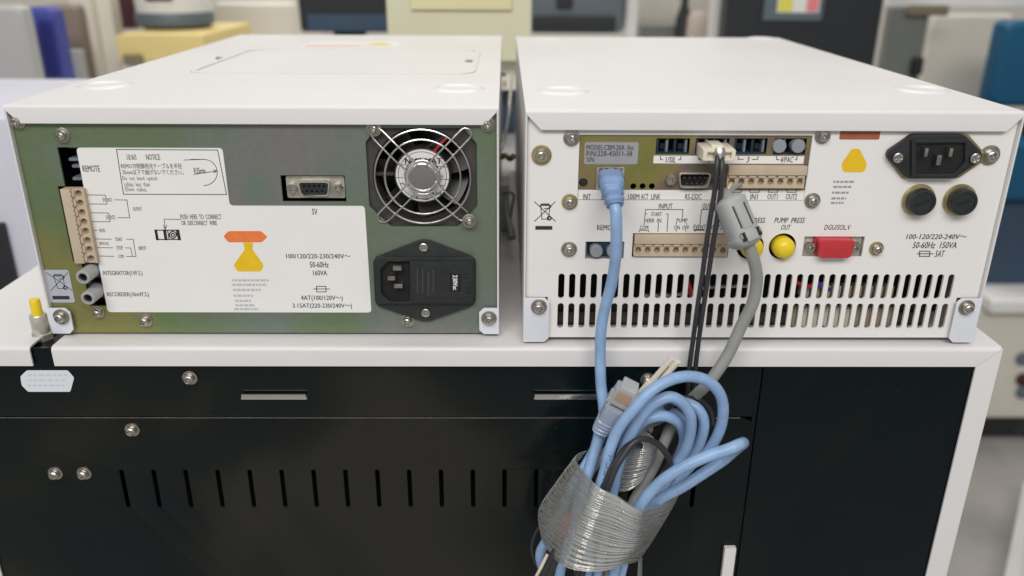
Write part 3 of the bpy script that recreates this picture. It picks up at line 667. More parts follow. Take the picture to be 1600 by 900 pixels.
# the olive communication plate
SY = RP+1.0
cb = empty('interface_card', (0, 0, 0), '', ''); del cb['label']; del cb['category']; cb.parent = RU; cb.location = V(((sub[0]+sub[1])/2, SY, (sub[2]+sub[3])/2))*S-world_of(RU)
sock = [pxrect(1025, 216, 1077.5, 241, SY), pxrect(1086.5, 216, 1139, 241, SY), pxrect(1147, 216, 1198.5, 241, SY), pxrect(1209, 216, 1259.5, 241.5, SY)]
rj = pxrect(931, 260, 975.5, 296, SY); tbu = pxrect(1134, 256.5, 1257.5, 294, SY)
shol = [rrect(*s_) for s_ in sock]+[rrect(*rj), rrect(*tbu)]
for u, v, r in ((911.5, 285, 2.3), (989.5, 291, 1.65), (1004, 291, 1.65), (1018.5, 291, 1.65)): x, z = XZ(u, v, SY); shol.append(circ(x, z, r, 16))
dsx, dsz = XZ(1083.5, 280, SY); shol.append(dshape(dsx, dsz, 17.8, 15.4, 8.6, 2))
mb = MB(); plate(mb, rrect(sub[0]+.25, sub[1]-.25, sub[2]+.25, sub[3]-.25), shol, SY, 1.0); mb.build('card_plate', M['zinc2'], cb)
mb = MB(); plate(mb, rrect(sub[0]+.3, XZ(1256, 305, SY)[0], sub[2]+.3, XZ(1080, 297, SY)[1]), [], SY-.12, .1); s1 = mb.build('lower_print_strip', M['labelw'], cb)
mb = MB(); plate(mb, rrect(*pxrect(1021, 243.5, 1256, 255.5, SY)), [], SY-.12, .1); s2 = mb.build('upper_print_strip', M['labelw'], cb)
mb = MB(); plate(mb, rrect(*pxrect(913, 222, 997, 256.5, SY), 1.1), [], SY-.14, .12); sl = mb.build('model_label', M['silverlabel'], cb)
t = MB(); y_ = SY-.2
for s, u0, v0, u1, v1 in (('MODEL:CBM-20A  lite', 916.5, 226.5, 990, 234.5), ('P/N:228-45011-38', 916.5, 236, 988, 244), ('S/N', 916.5, 245.5, 928, 253)):
    t = MB(); text(t, s, u0, v0, u1, v1, y_, bold=.01); t.build('printed_lettering', M['ink'], sl)
t = MB()
for s, u0, u1 in (('INIT', 911, 923), ('ETHERNET', 940, 972), ('100M', 981.5, 999), ('ACT', 1001.5, 1013), ('LINK', 1017.5, 1032), ('RS-232C', 1070.5, 1096), ('ALARM', 1144, 1163), ('IN1', 1172.5, 1184), ('OUT1', 1199, 1215), ('OUT2', 1228, 1245.5)):
    text(t, s, u0, 303, u1, 311.5, SY-.18, bold=.012)
for u in (1144, 1172, 1201, 1230): lines(t, [[(u, 296.5), (u-.4, 300.5), (u+14, 300.5), (u+14.6, 296.5)]], SY-.18, .38)
t.build('printed_lettering', M['ink'], s1)
for s, c, u0, u1 in (('1/SIL', 1048, 1040, 1056), ('2', 1108, 1106, 1110), ('3', 1168.5, 1166.5, 1170.5), ('4/PAC', 1229.5, 1219, 1239)):
    t = MB(); text(t, s, u0, 245, u1, 254, SY-.18, slant=.1)
    lines(t, [[(c-16, 244.5), (c-16, 249.5), (c-12.5, 249.5)], [(c+12.5, 249.5), (c+15.5, 249.5), (c+16, 244.5)]] if c != 1168.5 else [[(c-15, 244.5), (c-15, 249), (c-7, 249)], [(c+7, 249), (c+15.5, 249), (c+16, 244.5)]], SY-.18, .42)
    t.build('printed_lettering', M['ink'], s2)
def optical_pair(parent, r, y, plugs=False):
    x0, x1, z0, z1 = r; mb = MB(); wdt = x1-x0
    mb.box(x0-.2, x1+.2, y+11, y+12, z0, z1); mb.box(x0-.2, x1+.2, y+1.5, y+11, z0-.2, z0+.9); mb.box(x0-.2, x1+.2, y+1.5, y+11, z1-.6, z1+.2)
    o = mb.build('optical_socket', M['optic'], parent)
    for f in (0.0, .28, .52, .85):
        q = MB(); xx = x0+wdt*f+.4; q.box(xx, xx+1.3, y+1.6, y+10.8, z0+.9, z1-.6, .2); q.build('socket_rib', M['opticlt'] if f in (.28, .85) else M['optic'], o)
    for f in (.14, .68):
        q = MB(); q.box(x0+wdt*f+.5, x0+wdt*f+3.6, y+5, y+10.8, z0+1.6, z1-3.6, .3); q.build('ferrule_seat', M['blackpl'], o)
    return o
for k in (0, 2, 3): optical_pair(cb, sock[k], SY)
optical_pair(cb, sock[1], SY)
for u in (1218.5, 1248): 
    x, z = XZ(u, 229, SY-2); q = MB(); q.lathe([(3.6, -4), (3.6, .6), (3.3, 1.0), (.3, 1.0)], (x, SY-1, z), n=28); q.build('socket_plug', M['greybutton'], cb)
x, z = XZ(911.5, 285, SY); q = MB(); q.lathe([(1.8, -3), (1.8, .5), (1.5, .8), (.2, .8)], (x, SY, z), n=20); q.build('reset_button', M['blackpl'], cb)
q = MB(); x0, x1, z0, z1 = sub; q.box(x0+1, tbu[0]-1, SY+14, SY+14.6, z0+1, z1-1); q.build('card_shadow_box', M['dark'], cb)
# network socket
x0, x1, z0, z1 = rj; mb = MB(); plate(mb, rrect(x0+.2, x1-.2, z0+.2, z1-.2), [rrect(x0+2.0, x1-2.0, z0+1.4, z1-2.6)], SY+.6, 8); plate(mb, rrect(x0+.2, x1-.2, z0+.2, z1-.2), [rrect(x0+1.4, x1-1.4, z0+1.0, z1-1.6)], SY-.4, .6)
ns = mb.build('network_socket', M['socketmetal'], cb)
for f in (.1, .3, .62, .82):
    q = MB(); xx = x0+(x1-x0)*f; q.box(xx, xx+1.8, SY-.7, SY-.3, z1-1.3, z1-.5, .1, seg=1); q.build('shield_spring', M['steel'], ns)
q = MB(); q.box(x0+1.5, x1-1.5, SY+8.7, SY+9, z0+1, z1-1); q.build('socket_cavity', M['dark'], ns)
dsub(cb, dsx, dsz, SY+1.1, male=True, plate_w=31)
terminal_block(cb, tbu[0]+.3, tbu[1]-.4, tbu[2]+.6, tbu[3]-.2, SY-2.0, 8, False, 1.75)
# remote window, lower terminal block, yellow caps, red capped connector
x0, x1, z0, z1 = rem
mb = MB(); plate(mb, rrect(x0-.2, x1+.2, z0-.2, z1+.2), [rrect(x0+1, x1-1, z0+.9, z1-.9)], RP+1.8, 9); mb.box(x0, x1, RP+11, RP+11.5, z0, z1); ro = mb.build('remote_socket', M['opticlt'], RU)
for u in (932, 958):
    x, z = XZ(u, 393, RP-2); q = MB(); q.lathe([(3.5, -5), (3.5, 1.6), (3.1, 2.1), (.3, 2.1)], (x, RP-.5, z), n=28); q.build('socket_plug', M['greybutton'], ro)
q = MB(); q.box((x0+x1)/2-2.5, (x0+x1)/2+3, RP+1.5, RP+10, z0+1, z1-1, .3); q.build('divider', M['optic'], ro)
x0, x1, z0, z1 = low; terminal_block(RU, x0+.7, x1-.5, z0+.8, z1-.4, RP-.5, 10, False, 1.75)
for u in (1173, 1222.5):
    x, z = XZ(u, 386, RP); q = MB()
    q.lathe([(7.4, -8), (7.4, -7.5), (6.2, -7), (6.2, -6)], (x, RP, z), n=32, mi=1)
    q.lathe([(5.9, -6), (6.1, .2), (6.0, 2.2), (5.5, 4.0), (4.4, 5.3), (2.6, 6.1), (.3, 6.4)], (x+.3, RP, z), n=36); q.build('yellow_cap', [M['yellow'], M['dark']], RU)
x0, x1, z0, z1 = dgu; mb = MB(); mb.box(x0-1, x1+1, RP+3, RP+3.8, z0-1, z1+1); mb.build('connector_backing', M['socketmetal'], RU)
dsub(RU, (x0+x1)/2-.3, (z0+z1)/2+.2, RP+2.2, cap=True, plate_w=x1-x0-.4)
# large inlet on its zinc backing
c6 = lambda a, b: (1260+a/4.706, 180+b/4.706)
def shp(pts, y, r=1.0): return rpoly([XZ(*c6(a, b), y) for a, b in pts], r)
mb = MB(); plate(mb, shp([(580, 310), (590, 260), (760, 132), (1180, 132), (1300, 270), (1305, 330), (1110, 462), (700, 466)], RP, 2), [], RP-.8, .78, bev=.15); iz = mb.build('inlet_backing', M['zwasher'], RU)
mb = MB(); IY2 = RP-5.2
op = shp([(806, 208), (1168, 204), (1166, 345), (1085, 432), (806, 432)], IY2, .6)
fl = shp([(592, 310), (600, 262), (780, 140), (1160, 140), (1290, 270), (1290, 330), (1080, 466), (740, 466)], RP-3, 2.5)
plate(mb, fl, [], RP-3.4, 2.58, bev=.5)
plate(mb, shp([(775, 180), (1190, 176), (1192, 372), (1100, 462), (775, 462)], IY2, 1.5), [op], IY2, 1.78, bev=.4)
pin = mb.build('power_inlet', M['blackpl'], RU)
mb = MB(); plate(mb, op, [], IY2+1.6, .15); mb.build('inlet_floor', M['dark'], pin)
for a, b, w_, h_ in ((855, 262, .9, 2.2), (948, 318, 1.2, 2.6), (1035, 262, .9, 2.2)):
    x, z = XZ(*c6(a, b), IY2+1); q = MB(); q.box(x-w_, x+w_, IY2-3.2, IY2+1.5, z-h_, z+h_, .3); q.build('contact_blade', M['washer'], pin)
for a, b in ((668, 312), (1236, 314)): screw(RU, *c6(a, b), RP-3.4, 2.7, 2.8, spring=False, h=.9, sub=None)
for u, v in ((1434, 312), (1498, 312)):
    x, z = XZ(u, v, RP); q = MB(); q.lathe([(8.6, .02), (8.9, .3), (8.9, 1.3), (8.4, 1.9), (7.0, 2.0)], (x, RP, z), n=40); nut = q.build('fuse_nut', M['zwasher'], RU)
    q = MB(); q.lathe([(7.3, 0), (7.3, 5.2), (7.0, 5.8), (6.4, 6.0), (5.6, 6.0), (5.4, 5.5), (4.9, 5.5), (.4, 5.5)], (x, RP-.5, z), n=40); fc = q.build('fuse_cap', M['blackpl'], nut)
    q = MB(); q.box(x-3.8, x+3.8, RP-6.4, RP-5.9, z-.5, z+.5, .1, seg=1, rot=Matrix.Rotation(-.35, 3, 'Y')); q.lathe([(.5, 6.0), (.5, 6.05)], (x+2.8, RP-.5, z+1.2), n=10, smooth=False); q.build('fuse_cap_slot', M['dark'], nut)
# printing on the white panel
t = MB(); ty = RP-.08
def T(s, u0, v0, u1, v1, **k): text(t, s, u0, v0, u1, v1, ty, slant=k.pop('slant', .0), **k)
m6 = lambda a, b: (820+a/5.714, 300+b/5.714); m7 = lambda a, b: (1080+a/5, 290+b/5)
def TM(f, s, a, b, c, d, **k): T(s, *f(a, b), *f(c, d), **k)
TM(m6, 'INPUT', 1197, 104, 1320, 150); TM(m6, 'START', 1128, 180, 1224, 216); TM(m6, 'ERR  IN', 1090, 236, 1218, 273); TM(m6, 'PUMP', 1355, 236, 1452, 273); TM(m6, 'COM', 1028, 299, 1102, 336); TM(m6, 'ON  OFF', 1332, 299, 1466, 336)
TM(m6, 'REMOTE', 645, 294, 835, 342); TM(m7, 'OUTPUT', 88, 140, 210, 182); TM(m7, 'EVENT1', 18, 306, 122, 343); TM(m7, 'EVENT2', 140, 306, 240, 343)
TM(m7, 'PUMP  PRESS', 340, 250, 576, 292, slant=.12); TM(m7, 'IN', 420, 306, 460, 346)
TM(m7, 'PUMP  PRESS', 650, 250, 886, 292, slant=.12); TM(m7, 'OUT', 700, 306, 774, 346, slant=.12); TM(m7, 'DGU/SOL.V', 1040, 306, 1242, 346, slant=.12)
T('100-120/220-240V〜', 1416, 364, 1510, 375, slant=.12); T('50-60Hz  150VA', 1426, 378, 1495, 388, slant=.12); T('5AT', 1461, 391.5, 1475, 401.5, slant=.12)
def LL(f, *pl, w=.38): lines(t, [[f(*q) for q in p] for p in pl], ty, w)
LL(m6, [(1066, 292), (1078, 157), (1412, 157), (1407, 228)], [(1076, 196), (1092, 196)], [(1073, 254), (1088, 254)], [(1264, 197), (1280, 197), (1270, 352)], [(1194, 278), (1188, 352)], [(1355, 278), (1352, 290)], [(1352, 340), (1352, 352)], [(1444, 278), (1440, 290)], [(1436, 340), (1436, 352)],
   [(1020, 356), (1022, 342), (1104, 342), (1106, 354)], [(1518, 352), (1520, 342), (1596, 342)])
LL(m7, [(68, 300), (82, 187), (150, 187)], [(25, 352), (27, 344), (100, 344), (102, 352)])
lines(t, [[(1433, 396.5), (1458, 396.5)], [(1437, 392.5), (1453, 392.5), (1452.5, 400.5), (1436.5, 400.5), (1437, 392.5)]], ty, .5)
bin_mark(t, lambda a, b: (834+a*.35, 314+b*.33), ty, w=.45)
a0, a1, c0, c1 = pxrect(836.5, 353, 863, 359, RP); t.add([(a0, ty, c0), (a1, ty, c0), (a1, ty, c1), (a0, ty, c1)], [(0, 1, 2, 3)])
t.build('printed_lettering', M['ink'], RU)
mb = MB()
plate(mb, rrect(*pxrect(1312, 203, 1375, 218, RP), .8), [], RP-.12, .1, 0)
plate(mb, rpoly(rpx([(1331, 232), (1343, 232), (1355, 257), (1350, 269), (1318, 269), (1314, 257)]), 1.6), [], RP-.12, .1, 1)
for v, a, b in ((284, 1302, 1334), (292, 1302, 1330), (301, 1300, 1326), (310, 1299, 1322), (317, 1298, 1318)):
    u = a
    while u < b:
        L = random.uniform(3, 8); x0, x1, z0, z1 = pxrect(u, v-1.6, min(b, u+L), v+1.6, RP); mb.add([(x0, RP-.06, z0), (x1, RP-.06, z0), (x1, RP-.06, z1), (x0, RP-.06, z1)], [(0, 1, 2, 3)], 2); u += L+1.4
mb.build('warning_sticker', [M['brown'], M['amber'], M['greyink']], RU)

# ================================================================== the cabinet below
CY = -13.6; CX0, CX1 = -339.0, 282.8; LIP = 11.9; CD = 640
CB = empty('base_cabinet', ((CX0+CX1)/2, CD/2, -300), 'white-framed black cabinet carrying both instruments, slotted and screwed on its back', 'cabinet')
nx0, nx1 = XZ(46, 548, CY)[0], XZ(80, 548, CY)[0]; ny = 34
fp = fold_profile(CY, CD, 0, LIP, 2.6, 1.2)
mb = MB()
extrude_x(mb, [(min(y, CY+ny), z) for y, z in fp], lambda y, z: CX0 if y > CY+2.6 else CX0-z*0, lambda y, z: nx0)
extrude_x(mb, [(min(y, CY+ny), z) for y, z in fp], lambda y, z: nx1, lambda y, z: CX1 + (max(-LIP, z)*1.12 if y < CY+2.7 else 0))
mb.box(CX0, CX1, CY+ny, CY+CD, -1.2, -0.0); mb.box(CX0, CX0+1.2, CY+3, CY+CD, -600, -1.3); mb.box(CX1-1.2, CX1, CY+2, CY+CD, -600, -1.3); mb.box(CX0, CX1, CY+CD-1.2, CY+CD, -600, -1.3)
mb.build('cabinet_top', M['white'], CB)
mb = MB(); bw = 13.3
for s in (0, 1):
    mb = MB()
    o = [(CX1-bw, -LIP-.35), (CX1, -.45), (CX1, -600), (CX1-bw, -600)] if s else [(CX0, -LIP-.3), (CX0+bw, -LIP-.3), (CX0+bw, -600), (CX0, -600)]
    plate(mb, o, [], CY+.05, 1.2, bev=.35)
    mb.build('side_frame', M['white'], CB)
BY = CY+2.2
seam = XZ(560, 652, BY)[1]; sx = XZ(1172, 652, BY)[0]
gr = XZ(1188, 590, BY)[0]
mb = MB()
topz = -2.0
o = [(CX0+2, seam+.5), (gr-2, seam+.5), (gr-2, -LIP+1), (nx1+3, -LIP+1), (nx1+3, -1.6), (nx0-3, -1.6), (nx0-3, -LIP+1), (CX0+2, -LIP+1)]
hs = []
for a, b in ((378, 481), (834, 945)):
    x0, x1, z0, z1 = pxrect(a, 611, b, 613.2, BY); hs.append(rrect(x0, x1, z0, z1, .5, 2))
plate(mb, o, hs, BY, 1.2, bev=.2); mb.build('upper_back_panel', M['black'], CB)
mb = MB(); hs = []
for k in range(19):
    u0 = 195.5+49.6*k; x = XZ(u0, 762, BY)[0] if k == 0 else None
x_a = XZ(195.5, 762, BY)[0]; x_b = XZ(837.5, 762, BY)[0]; zt, zz = XZ(600, 733, BY)[1], XZ(600, 792, BY)[1]
for k in range(19):
    xc = x_a+(x_b-x_a)*k/13; hs.append(rrect(xc-1.35, xc+1.35, zz, zt, 1.3, 4))
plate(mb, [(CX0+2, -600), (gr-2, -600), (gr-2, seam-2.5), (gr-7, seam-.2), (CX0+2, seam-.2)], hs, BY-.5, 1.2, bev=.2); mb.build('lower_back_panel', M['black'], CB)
mb = MB(); mb.box(CX0+15, gr-9, BY-.62, BY+.2, seam-.25, seam+.12); mb.build('seam_highlight', M['washer'], CB)  # thin steel strip added to draw the bright highlight along the seam
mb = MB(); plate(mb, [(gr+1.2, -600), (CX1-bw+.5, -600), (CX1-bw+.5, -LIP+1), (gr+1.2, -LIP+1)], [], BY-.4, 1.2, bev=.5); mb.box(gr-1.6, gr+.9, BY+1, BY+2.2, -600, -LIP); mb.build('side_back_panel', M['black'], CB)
mb = MB(); mb.box(CX0+4, CX1-4, BY+24, BY+25, -600, -4); mb.build('inner_lining', M['dark'], CB)
for a, b in ((378, 481), (834, 945)):
    x0, x1, z0, z1 = pxrect(a, 612, b, 621.5, BY); q = MB(); q.box(x0, x1, BY-2.6, BY+1.5, z0+.3, z0+1.4, .3); q.box(x0+.5, x1-.5, BY-2.9, BY-1.6, z0+.3, z1-.3, .35); q.build('louvre_tab', M['wire'], CB)
for u, v in ((297, 590), (207, 671), (87, 739), (132, 739), (1012, 593), (1009, 670)):
    screw(CB, u, v, BY-.4, 2.9, 4.4)
# sticker at the left, white plate at the bottom
mb = MB(); plate(mb, rpoly(rpx([(32, 588), (42, 578.5), (106, 578.5), (116, 590), (110, 612), (44, 612), (34, 602)], BY), 1), [], BY-.15, .12)
stc = mb.build('worn_sticker', M['whitecool'], CB)
mb = MB(); 
for v in (586, 594, 602):
    u = 44
    while u < 104:
        L = random.uniform(4, 10); x0, x1, z0, z1 = pxrect(u, v-1.4, min(106, u+L), v+1.4, BY); mb.add([(x0, BY-.2, z0), (x1, BY-.2, z0), (x1, BY-.2, z1), (x0, BY-.2, z1)], [(0, 1, 2, 3)]); u += L+3
mb.build('faded_print', mat('faded_print', (0.60, 0.61, 0.64), .5), stc)
mb = MB(); x, z = XZ(1141, 855, BY-3); mb.box(x-3.6, x+3.6, BY-4.5, BY-1.0, z-60, z, .4); mb.build('white_bracket', M['white'], CB)
# hose fitting with a yellow plug in the notch
fp_ = G(64, 528, -2.0); q = MB()
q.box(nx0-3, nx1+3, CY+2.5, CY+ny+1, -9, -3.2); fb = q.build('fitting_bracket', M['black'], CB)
q = MB(); q.lathe([(6.2, 0), (6.2, 3.6), (5.6, 4)], (fp_.x, fp_.y+2, -3.2), axis=(0, 0, 1), n=6, smooth=False, up=(0, 1, 0)); q.lathe([(4.7, 0), (4.7, 12), (4.2, 12.8), (2, 12.8)], (fp_.x, fp_.y+2, -.4), axis=(0, 0, 1), n=24, up=(0, 1, 0)); ht = q.build('hose_fitting', M['socketmetal'], CB)
q = MB(); q.lathe([(2.9, 0), (3.1, 1), (2.9, 3), (2.9, 9.2), (2.5, 9.8), (.4, 9.8)], (fp_.x, fp_.y+2, 12), axis=(0, 0, 1), n=24, up=(0, 1, 0)); q.build('yellow_plug', M['yellow'], ht)

# ================================================================== cables
def A(x, y, Y): return P(820+x/4.21, 560+y/4.21, Y)
def B(x, y, Y): return P(800+x/4, 700+y/4, Y)
def U_(*l): return [P(*q) for q in l]
def loft(mb, pts, sizes, n=24, sq=4.0, mi=0, ref=(1, 0, 0)):
    """rounded-rectangular tube with its own width and height at every point"""
    pts = [V(p) for p in pts]; m = len(pts); vs = []; fs = []
    for i in range(m):
        t = (pts[min(i+1, m-1)]-pts[max(i-1, 0)]).normalized(); x = V(ref); x = (x-t*x.dot(t)).normalized(); y = t.cross(x); a, b = sizes[i]
        for k in range(n):
            q = 2*math.pi*k/n; c, s_ = math.cos(q), math.sin(q)
            vs.append(pts[i]+x*a*math.copysign(abs(c)**(2/sq), c)+y*b*math.copysign(abs(s_)**(2/sq), s_))
    for i in range(m-1):
        for k in range(n): fs.append((i*n+k, i*n+(k+1) % n, (i+1)*n+(k+1) % n, (i+1)*n+k))
    fs += [tuple(range(n))[::-1], tuple((m-1)*n+k for k in range(n))]
    mb.add(vs, fs, mi, True)
def lerp_path(a, b, n): return [V(a).lerp(V(b), i/(n-1)) for i in range(n)]
def on_tube(mb, pts, r, s, d0, length, height, side, flip=False, mi=0):
    """lettering laid round a cable: d0 mm along it, facing the direction side"""
    fr = frames(pts); cum = [0]
    for a, b in zip(pts, pts[1:]): cum.append(cum[-1]+(V(b)-V(a)).length)
    vs, fs = text_mesh(s, 0.0); a0 = min(v[0] for v in vs); a1 = max(v[0] for v in vs); b0 = min(v[1] for v in vs); b1 = max(v[1] for v in vs); out = []
    for a, b in vs:
        q = (a-a0)/(a1-a0); h = ((b-b0)/(b1-b0)-.5)*height
        if flip: q = 1-q; h = -h
        d = d0+q*length; i = 0
        while i < len(cum)-2 and cum[i+1] < d: i += 1
        f = (d-cum[i])/(cum[i+1]-cum[i]); p = fr[i][0].lerp(fr[i+1][0], f); t = fr[i][1].lerp(fr[i+1][1], f).normalized()
        nrm = V(side); nrm = (nrm-t*nrm.dot(t)).normalized(); bi = t.cross(nrm); ang = h/r
        out.append(p+(nrm*math.cos(ang)-bi*math.sin(ang))*(r+.05))
    mb.add(out, fs, mi)

# ---- blue network cable
BC = empty('network_cable', P(940, 600, -40), 'light blue network cable plugged in below the silver model label, its slack coiled into loops', 'cable')
RB = 3.05
runs = dict(
 drop=U_((958, 312, -30), (962, 330, -34), (963, 352, -35), (963, 380, -35), (961, 410, -33), (955, 445, -30), (944, 487, -27), (939, 520, -27), (938, 560, -28), (939, 600, -31), (943, 635, -36), (943, 665, -42), (933, 695, -47), (917, 725, -52), (897, 757, -54), (877, 800, -52), (858, 838, -46), (845, 862, -44), (846, 880, -44), (858, 905, -46)),
 spare=U_((938, 668, -50), (932, 695, -52), (920, 735, -57), (908, 775, -62), (895, 830, -66), (878, 880, -66), (872, 915, -62)),
 outer=U_((915, 915, -62), (920, 860, -68), (928, 800, -70), (938, 760, -68), (945, 736, -67), (953, 702, -66), (967, 669, -66), (991, 638, -66), (1017, 611, -64), (1046, 594, -60), (1076, 588, -56), (1105, 595, -52), (1124, 614, -50), (1130, 638, -48), (1127, 664, -46), (1117, 688, -44), (1102, 707, -42), (1080, 727, -42), (1045, 762, -46), (1008, 800, -52), (985, 840, -58), (965, 915, -58)),
 middle=U_((930, 915, -60), (945, 830, -60), (958, 765, -60), (963, 736, -60), (975, 702, -59), (991, 668, -58), (1010, 641, -56), (1029, 626, -55), (1048, 620, -54), (1066, 629, -54), (1078, 648, -54), (1079, 674, -52), (1071, 701, -50), (1056, 726, -48), (1035, 760, -50), (1003, 805, -56), (985, 860, -58)),
 back=U_((1010, 655, -38), (1026, 636, -38), (1050, 626, -40), (1081, 633, -44), (1095, 645, -46), (1100, 662, -46), (1095, 687, -44), (1084, 708, -42), (1068, 731, -42), (1040, 770, -46), (1010, 820, -50)),
 inner=U_((940, 850, -50), (958, 765, -50), (971, 712, -50), (984, 684, -50), (1001, 662, -50), (1017, 653, -50), (1038, 650, -49), (1057, 658, -47), (1067, 673, -44), (1068, 695, -40), (1055, 727, -38)),
 inner2=U_((975, 690, -42), (986, 663, -42), (1001, 648, -42), (1022, 641, -42), (1041, 642, -41), (1058, 650, -39), (1070, 664, -37)),
 tongue=U_((955, 915, -64), (972, 845, -70), (990, 805, -74), (1000, 790, -76), (1016, 769, -78), (1041, 746, -80), (1075, 726, -80), (1108, 712, -80), (1138, 702, -80), (1152, 696, -79), (1160, 692.5, -73), (1161, 692.5, -67), (1157, 696, -61), (1146, 705, -57), (1130, 719, -55), (1100, 739, -58), (1066, 761, -60), (1038, 776, -60), (1017, 790, -58), (998, 815, -56)))
SM = {k: smooth(v, 2.0) for k, v in runs.items()}
for k, p in SM.items():
    mb = MB(); mb.tube(p, RB, 16); mb.build('cable_run', M['blue'], BC)
mb = MB(); on_tube(mb, SM['drop'], RB, '/4P  E', 196, 22, 3.0, (0.2, -1, .5), flip=True); on_tube(mb, SM['outer'], RB, 'PATCH', 74, 20, 3.0, (.25, -1, .2)); mb.build('printed_lettering', mat('blue_print', (0.05, 0.10, 0.20), 0.5), BC)
def boot(parent, pts, s0, s1, m, ribs=6, r0=.35):
    n = 46; pt = smooth(pts, .5); L = len(pt); sz = []
    for i in range(L):
        f = i/(L-1); a = s0[0]+(s1[0]-s0[0])*f; b = s0[1]+(s1[1]-s0[1])*f
        if f > r0 and f < .98:
            g = math.sin((f-r0)/(1-r0)*ribs*2*math.pi); a += g*.6; b += g*.6
        sz.append((a, b))
    mb = MB(); loft(mb, pt, sz, 24, 3.2); return mb.build('cable_boot', m, parent)
x, z = XZ(953, 277, SY)
mb = MB(); loft(mb, [V((x, SY+6, z+.5)), V((x, SY-6, z-.2))], [(5.8, 4.0), (5.8, 4.0)], 20, 8); mb.build('network_plug', M['clear'], BC)
boot(BC, [V((x, SY-2, z+.2)), V((x+.2, SY-10, z-.8)), P(956, 292, -24), P(959, 309, -30), P(961, 321, -33)], (6.9, 5.0), (4.3, 4.1), M['blueboot'], 5, .42)
# free plug at the end of the coil
pa, pb = P(944, 664, -56), P(985, 604, -62); ax = (pb-pa).normalized(); sd = V((0.80, -0.25, 0.55)); sd = (sd-ax*sd.dot(ax)).normalized()
boot(BC, [P(936, 676, -53), P(946, 660, -56), P(960, 640, -59)], (5.6, 4.6), (3.9, 3.7), M['greyboot']) if False else None
bpts = [P(962, 636, -59.5), P(953, 650, -58), P(944, 663, -56), P(937, 674, -54)]
bm_ = smooth(bpts, .5); sz = []
for i in range(len(bm_)):
    f = i/(len(bm_)-1); a = 6.2+(4.0-6.2)*f; b = 4.6+(3.8-4.6)*f
    if f > .5: q = .45*(1 if math.sin(f*50) > 0 else -1); a += q; b += q
    sz.append((a, b))
mb = MB(); loft(mb, bm_, sz, 24, 3.2, ref=sd); mb.build('cable_boot', M['greyboot'], BC)
def obox(mb, c, ax, sd, L, a, b, bev=.4, mi=0):
    up = ax.cross(sd).normalized(); bm = bmesh.new(); bmesh.ops.create_cube(bm, size=1)
    for q in bm.verts: q.co = V((q.co.x*2*a, q.co.y*2*b, q.co.z*L))
    if bev: bmesh.ops.bevel(bm, geom=bm.edges[:], offset=bev, segments=2, profile=.7, affect='EDGES')
    mb.frombm(bm, lambda p: V(c)+sd*p.x+up*p.y+ax*p.z, mi)
up = ax.cross(sd).normalized(); 
if up.y > 0: up = -up
c = P(971, 622, -60.5)
mb = MB(); obox(mb, c, ax, sd, 14, 5.8, 3.9, .5); obox(mb, c+ax*9.2, ax, sd, 4.2, 4.2, 3.0, .5); obox(mb, c-sd*5.9-ax*1, ax, sd, 6, .8, 2.2, .3); mb.build('network_plug', M['clear'], BC)
for k in range(8):
    q = MB(); obox(q, c+ax*2.6+sd*((k-3.5)*1.05)+up*4.05, ax, sd, 6.0, .28, .25, .08); q.build('plug_contact', M['copper'], BC)
q = MB()
for k in range(8): obox(q, c-ax*3.8+sd*((k-3.5)*1.05)+up*3.95, ax, sd, 1.2, .3, .2, 0)
q.build('crimp_slit', M['dark'], BC)

# ---- grey cable with ferrite core, two cores into the terminal block
GC = empty('signal_cable', P(1160, 350, -30), 'thick grey cable with clip-on ferrite core, wired into the upper beige terminal block', 'cable')
main = smooth(U_((1168, 378, -33), (1175, 398, -33), (1181, 420, -32), (1182, 442, -31), (1176, 474, -30), (1158, 510, -29), (1138, 553, -30), (1112, 592, -32), (1085, 620, -32), (1063, 645, -32), (1048, 668, -33), (1036, 695, -35), (1022, 728, -38), (1006, 756, -42), (990, 785, -46), (972, 830, -52), (955, 880, -56), (945, 915, -56)), 2)
mb = MB(); mb.tube(main, 3.3, 16); mb.build('cable_run', M['grey'], GC)
mb = MB(); mb.tube(smooth(U_((905, 915, -48), (905, 850, -54), (900, 800, -58), (910, 762, -56), (930, 725, -50), (965, 690, -40), (1005, 665, -36), (1030, 655, -34), (1050, 640, -32)), 2), 2.9, 14); mb.build('cable_run', M['grey'], GC)
fa, fb = P(1136, 308, -24), P(1169, 385, -34); fax = (fb-fa); FL = fax.length; fax = fax.normalized()
n = 30; pts = lerp_path(fa, fb, n); sz = []
for i in range(n):
    f = i/(n-1); r = 8.3
    if f < .10: r = 4.6+(f/.10)**.6*3.2
    elif f < .74: r = 7.8
    elif f < .80: r = 8.0
    else: r = 8.6*math.sqrt(max(0.10, 1-((f-.82)/.21)**2)) if f > .84 else 8.6
    sz.append((r, r))
mb = MB(); loft(mb, pts, sz, 32, 3.0, ref=(1, 0, -.4)); fo = mb.build('ferrite_core', M['ferr'], GC, auto=28)
fx_ = V((1, 0, -.4)); fx_ = (fx_-fax*fx_.dot(fax)).normalized(); fn = fax.cross(fx_)
if fn.y > 0: fn = -fn
for s in (-1, 1):
    q = MB(); obox(q, fa+fax*FL*.42+fx_*s*3.3+fn*7.7, fax, fx_, FL*.44, .32, .3, 0); q.build('moulded_slit', M['dark'], fo)
    q = MB(); obox(q, fa+fax*FL*.80+fx_*s*4.2+fn*7.9, fax, fx_, 4.6, 1.3, .8, .2); q.build('latch_recess', M['dark'], fo)
    q = MB(); obox(q, fa+fax*FL*.78+fx_*s*5.2+fn*7.9, fax, fx_, 2.6, .8, .8, .25); q.build('latch_hook', M['ferr'], fo)
